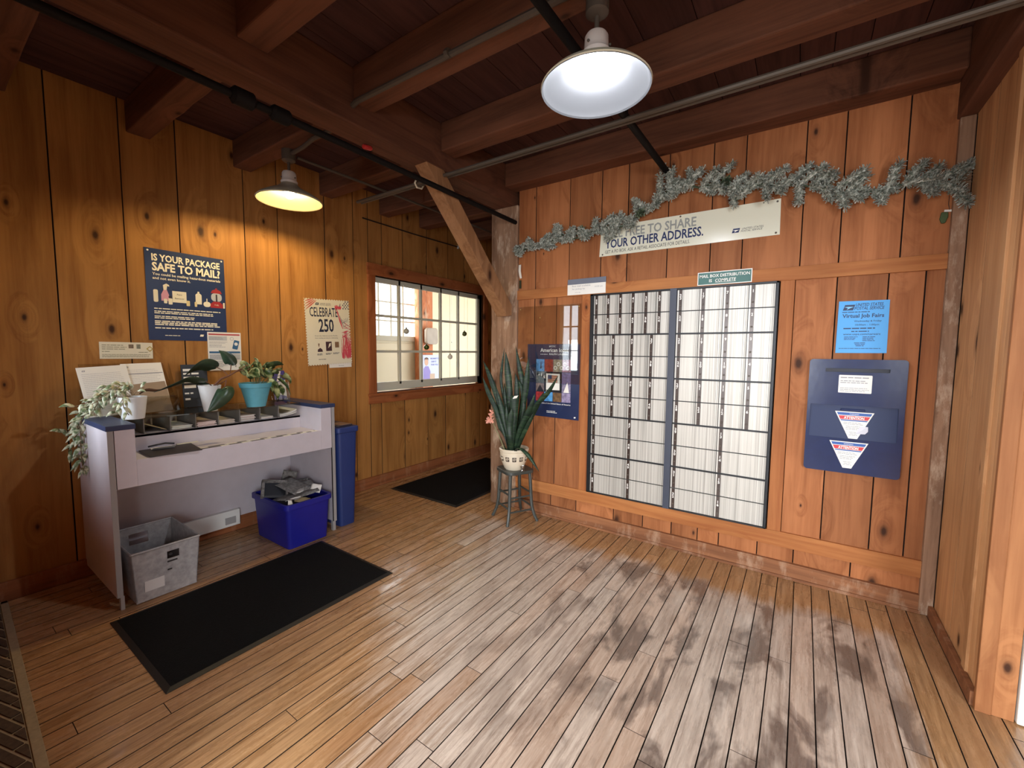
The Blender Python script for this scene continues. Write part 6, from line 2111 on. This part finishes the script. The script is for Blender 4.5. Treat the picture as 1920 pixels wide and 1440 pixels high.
# blue pot with variegated leaves
pot_ = thing('pothos_plant', 'leafy variegated plant in a turquoise pot on the glass shelf', 'plant', (-3.15, 1.42, GZ))
TURQ = plain('turquoise_pot', rgb(92, 164, 180), 0.45, mottle=0.05, mscale=30)
simple_pot(-3.15, 1.425, GZ, 0.058, 0.098, 0.165, TURQ, pot_, rim=0.005)
PO1 = leaf_mat('variegated_leaf', rgb(66, 90, 46), rgb(186, 190, 130), 24, 0.35, 0.44, 0.58)
PO2 = leaf_mat('deep_green_leaf', rgb(44, 66, 36), rgb(84, 104, 56), 20, 0.35)
PL = [((1.409, 1.146), (1.359, 1.193), (1.318, 1.230)), ((1.416, 1.153), (1.384, 1.228), (1.342, 1.266)), ((1.423, 1.153), (1.440, 1.227), (1.420, 1.272)), ((1.434, 1.153), (1.490, 1.233), (1.594, 1.246)),
      ((1.444, 1.145), (1.508, 1.225), (1.544, 1.216)), ((1.437, 1.145), (1.470, 1.188), (1.505, 1.142)), ((1.430, 1.145), (1.417, 1.190), (1.382, 1.170)), ((1.451, 1.137), (1.505, 1.142), (1.559, 1.089)),
      ((1.458, 1.136), (1.524, 1.167), (1.577, 1.177)), ((1.458, 1.136), (1.560, 1.139), (1.626, 1.025)), ((1.468, 1.128), (1.551, 1.070), (1.586, 0.989)), ((1.451, 1.137), (1.599, 1.164), (1.648, 1.103)),
      ((1.423, 1.146), (1.401, 1.209), (1.454, 1.226)), ((1.436, 1.138), (1.452, 1.170), (1.481, 1.195)), ((1.450, 1.129), (1.485, 1.105), (1.528, 1.052)), ((1.429, 1.138), (1.445, 1.189), (1.405, 1.228)),
      ((1.44, 1.14), (1.50, 1.20), (1.56, 1.16)), ((1.44, 1.14), (1.47, 1.22), (1.52, 1.25)), ((1.43, 1.14), (1.40, 1.17), (1.37, 1.20))]
PL = PL + [tuple((p[0] + o_ * k_, p[1] + 0.014 * k_) for k_, p in enumerate(q)) for q, o_ in zip(PL[::2], (0.01, -0.012, 0.016, -0.01, 0.012, 0.018, -0.006, 0.01, -0.015, 0.008))]
rr = random.Random(9)
stm = MB()
for i, (a, m_, e) in enumerate(PL):
    dx = rr.uniform(-0.06, 0.07)
    A = Vector((-3.15, a[0], 1.10))
    B = Vector((-3.13 + dx * 0.6, m_[0], m_[1]))
    C_ = Vector((-3.12 + dx, e[0], e[1]))
    J = B.lerp(C_, -0.1)
    stm.tube([A, A.lerp(J, 0.5) + Vector((0, 0, 0.02)), J], 0.0018, 5)
    pts = [J, B, B.lerp(C_, 0.55) + Vector((0.01, 0, 0.012)), C_]
    sdv = Vector((0.75, rr.uniform(-0.4, 0.4), rr.uniform(0.1, 0.8)))
    part(MB().leaf(pts, rr.uniform(0.075, 0.10), sdv, 0.2, 0, oval), 'leaf', PO2 if i in (3, 9, 8, 16) else PO1, pot_, smooth=True, solid=0.001)
part(stm, 'stems', plain('green_stem', rgb(96, 104, 60), 0.6), pot_, smooth=True)

# trailing plant in the white pot at the left
tr_ = thing('trailing_plant', 'trailing striped plant in a white pot spilling over the left end of the counter', 'plant', (-3.125, 0.755, GZ))
simple_pot(-3.125, 0.755, GZ, 0.050, 0.066, 0.125, WPOT, tr_)
TR1 = leaf_mat('striped_pale_leaf', rgb(104, 122, 84), rgb(206, 208, 178), 45, 0.4, 0.42, 0.56)
VN = {'a': [(-3.13,0.76,1.09), (-3.15,0.734,1.131), (-3.15,0.688,1.122), (-3.15,0.644,1.102), (-3.15,0.6,1.071), (-3.15,0.547,1.053), (-3.15,0.503,1.043)],
 'b': [(-3.12,0.765,1.09), (-3.12,0.739,1.15), (-3.12,0.705,1.147), (-3.12,0.66,1.117), (-3.12,0.626,1.082), (-3.12,0.587,1.057)],
 'c': [(-3.10,0.741,1.09), (-3.07,0.709,1.095), (-3.05,0.680,1.045), (-3.045,0.663,1.012)],
 'd': [(-3.10,0.735,1.09), (-3.045,0.695,1.09), (-3.04,0.697,1.031), (-3.035,0.715,0.991)],
 'e': [(-3.16,0.74,1.09), (-3.25,0.686,1.077), (-3.25,0.60,1.023), (-3.25,0.562,0.952), (-3.25,0.556,0.835), (-3.25,0.556,0.74), (-3.25,0.561,0.676)],
 'f': [(-3.2,0.72,1.1), (-3.3,0.6,1.019), (-3.3,0.558,0.917), (-3.3,0.55,0.83), (-3.3,0.515,0.794), (-3.3,0.54,0.746), (-3.3,0.555,0.706)],
 'g': [(-3.2,0.71,1.09), (-3.3,0.59,1.0), (-3.3,0.552,0.873), (-3.3,0.552,0.766), (-3.3,0.557,0.685)],
 'h': [(-3.2,0.70,1.09), (-3.35,0.578,0.99), (-3.35,0.547,0.855), (-3.35,0.511,0.877), (-3.35,0.497,0.915)],
 'i': [(-3.12,0.755,1.09), (-3.1,0.784,1.131), (-3.1,0.803,1.135)],
 'k': [(-3.13,0.74,1.09), (-3.18,0.70,1.14), (-3.20,0.65,1.11), (-3.18,0.61,1.03), (-3.16,0.60,0.99)],
 'l': [(-3.14,0.75,1.09), (-3.20,0.72,1.13), (-3.24,0.66,1.10), (-3.26,0.60,1.05)],
 'j': [(-3.14,0.762,1.09), (-3.15,0.742,1.149), (-3.15,0.705,1.151), (-3.15,0.668,1.153), (-3.15,0.634,1.132)]}
vm = MB()
nleaf = 0
for k, pts in VN.items():
    pts = [Vector(p) for p in pts]
    vm.tube(pts, 0.0022, 5)
    # leaves along the vine
    L = [0]
    for a, c_ in zip(pts[:-1], pts[1:]):
        L.append(L[-1] + (c_ - a).length)
    d = 0.035
    sgn = 1
    while d < L[-1]:
        i = max(j for j in range(len(L)) if L[j] <= d)
        i = min(i, len(pts) - 2)
        f_ = (d - L[i]) / max(1e-6, L[i + 1] - L[i])
        p = pts[i].lerp(pts[i + 1], f_)
        t_ = (pts[i + 1] - pts[i]).normalized()
        o_ = t_.cross(Vector((1, 0.1, 0.2))).normalized() * sgn
        dr = (t_ * 0.75 + o_ * 0.7 + Vector((rr.uniform(0.0, 0.5), rr.uniform(-0.3, 0.0), rr.uniform(-0.35, 0.25)))).normalized()
        ln = rr.uniform(0.04, 0.062)
        tip = p + dr * ln + Vector((0, 0, -0.008))
        if k in 'efgh' and tip.y > 0.565 and tip.z < 1.0:
            tip.y = 0.565
        part(MB().leaf([p, p + dr * ln * 0.5 + Vector((0, 0, 0.004)), tip], rr.uniform(0.016, 0.023), dr.cross(Vector((0.8, -0.2, 0.5))), 0.25, 0, oval), 'leaf', TR1, tr_, smooth=True, solid=0.0008)
        nleaf += 1
        d += rr.uniform(0.024, 0.036)
        sgn = -sgn
part(vm, 'vines', plain('vine_stem', rgb(134, 112, 84), 0.6), tr_, smooth=True)
b = MB().leaf([(-3.13, 0.79, 1.095), (-3.12, 0.82, 1.115), (-3.11, 0.86, 1.11), (-3.10, 0.90, 1.118)], 0.03, (0.8, 0, 0.6), 0.2)
part(b, 'withered_leaf', MATS['withered'], tr_, smooth=True, solid=0.001)

# ================================================================ garland
GP = [(-1.989,2.95,2.169), (-1.901,2.95,2.18), (-1.775,2.95,2.205), (-1.655,2.95,2.214), (-1.563,2.95,2.249), (-1.472,2.95,2.205), (-1.364,2.95,2.22), (-1.261,2.95,2.262), (-1.159,2.95,2.228), (-1.044,2.95,2.247), (-0.971,2.95,2.314), (-0.865,2.95,2.34), (-0.814,2.95,2.389), (-0.76,2.95,2.455), (-0.682,2.95,2.441), (-0.601,2.95,2.401), (-0.508,2.95,2.404), (-0.418,2.95,2.37), (-0.331,2.95,2.346), (-0.248,2.95,2.35), (-0.167,2.95,2.319), (-0.09,2.95,2.318), (-0.014,2.95,2.288), (0.058,2.95,2.273), (0.13,2.95,2.225), (0.197,2.95,2.231), (0.263,2.95,2.204), (0.325,2.95,2.218), (0.386,2.95,2.219), (0.446,2.95,2.214), (0.504,2.95,2.194), (0.55,2.95,2.183)]
gar = thing('garland', 'frosted evergreen garland draped along the wall above the mailboxes', 'garland', (-0.72, 2.97, 2.2))
part(MB().tube(GP, 0.006, 6), 'wire', plain('garland_wire', rgb(58, 70, 50), 0.7), gar, smooth=True)
FROST = leaf_mat('frosted_needles', rgb(86, 96, 80), rgb(192, 195, 184), 70, 0.85, 0.34, 0.62)
NEED = leaf_mat('green_needles', rgb(52, 70, 44), rgb(120, 132, 108), 60, 0.8)
rr = random.Random(33)
pts = [Vector(p) for p in GP]
Lc = [0]
for a, c_ in zip(pts[:-1], pts[1:]):
    Lc.append(Lc[-1] + (c_ - a).length)
d = 0.0
sprig = 0
while d < Lc[-1]:
    i = max(j for j in range(len(Lc)) if Lc[j] <= d)
    i = min(i, len(pts) - 2)
    f_ = (d - Lc[i]) / max(1e-6, Lc[i + 1] - Lc[i])
    p = pts[i].lerp(pts[i + 1], f_)
    t_ = (pts[i + 1] - pts[i]).normalized()
    ends = min(1.0, 0.35 + d / 0.5)
    big = 1.0 if d > 1.2 else 0.82
    thin = 1.0 if rr.random() > 0.15 else 0.5
    for s_ in (-1, 1):
        th_ = s_ * R(rr.uniform(18, 62)) + R(rr.uniform(-12, 12))
        up_ = Vector((0, -1, 0)).cross(t_).normalized()
        dr = (t_ * math.cos(th_) * rr.choice((1, 1, 1, -1)) + up_ * math.sin(th_) + Vector((0, -rr.uniform(-0.15, 0.6), 0))).normalized()
        ln = rr.uniform(0.055, 0.135) * ends * big * thin
        tip = p + dr * ln + up_ * 0.012
        tip.y = min(tip.y, 2.982)
        mb = MB()
        n_need = int(70 + 1500 * ln)
        core = [p, p.lerp(tip, 0.5) + up_ * 0.006, tip]
        mb.tube(core, [0.012, 0.016, 0.010], 6, 0)
        for q_ in range(n_need):
            u = rr.uniform(0.05, 1.05)
            c0 = core[0].lerp(core[1], u * 2) if u < 0.5 else core[1].lerp(core[2], (u - 0.5) * 2)
            rd = Vector((rr.gauss(0, 1), rr.gauss(0, 1), rr.gauss(0, 1))).normalized()
            nd = (dr * 0.55 + rd).normalized()
            nl = rr.uniform(0.022, 0.038)
            e_ = c0 + nd * nl
            e_.y = min(e_.y, 2.994 if e_.x < 0.555 else 2.965)
            sdn = nd.orthogonal().normalized() * rr.uniform(0.0028, 0.0046)
            mb.add([c0 - sdn * 0.6, c0 + sdn * 0.6, e_ + sdn, e_ - sdn], [(0, 1, 2, 3)], 0)
        if sprig < 98:
            part(mb, 'sprig', FROST if rr.random() > 0.04 else NEED, gar)
        sprig += 1
    d += 0.059
b = MB()
for q_ in range(34):
    rd = Vector((rr.gauss(0, 1), rr.uniform(-1, 0.1), rr.gauss(0, 1))).normalized()
    c0 = Vector((0.57, 2.955, 2.185)) + rd * 0.01
    e_ = c0 + rd * rr.uniform(0.02, 0.05) + Vector((0.012, 0, 0.01))
    e_.y = min(e_.y, 2.95)
    sdn = rd.orthogonal().normalized() * 0.002
    b.add([c0 - sdn, c0 + sdn, e_ + sdn, e_ - sdn], [(0, 1, 2, 3)])
part(b, 'dry_sprig', plain('dry_needles', rgb(122, 104, 80), 0.8), gar)
part(MB().tube([(0.56, 2.95, 2.20), (0.60, 2.945, 2.25), (0.612, 2.943, 2.275)], 0.0025, 5), 'loose_wire', INK, gar)
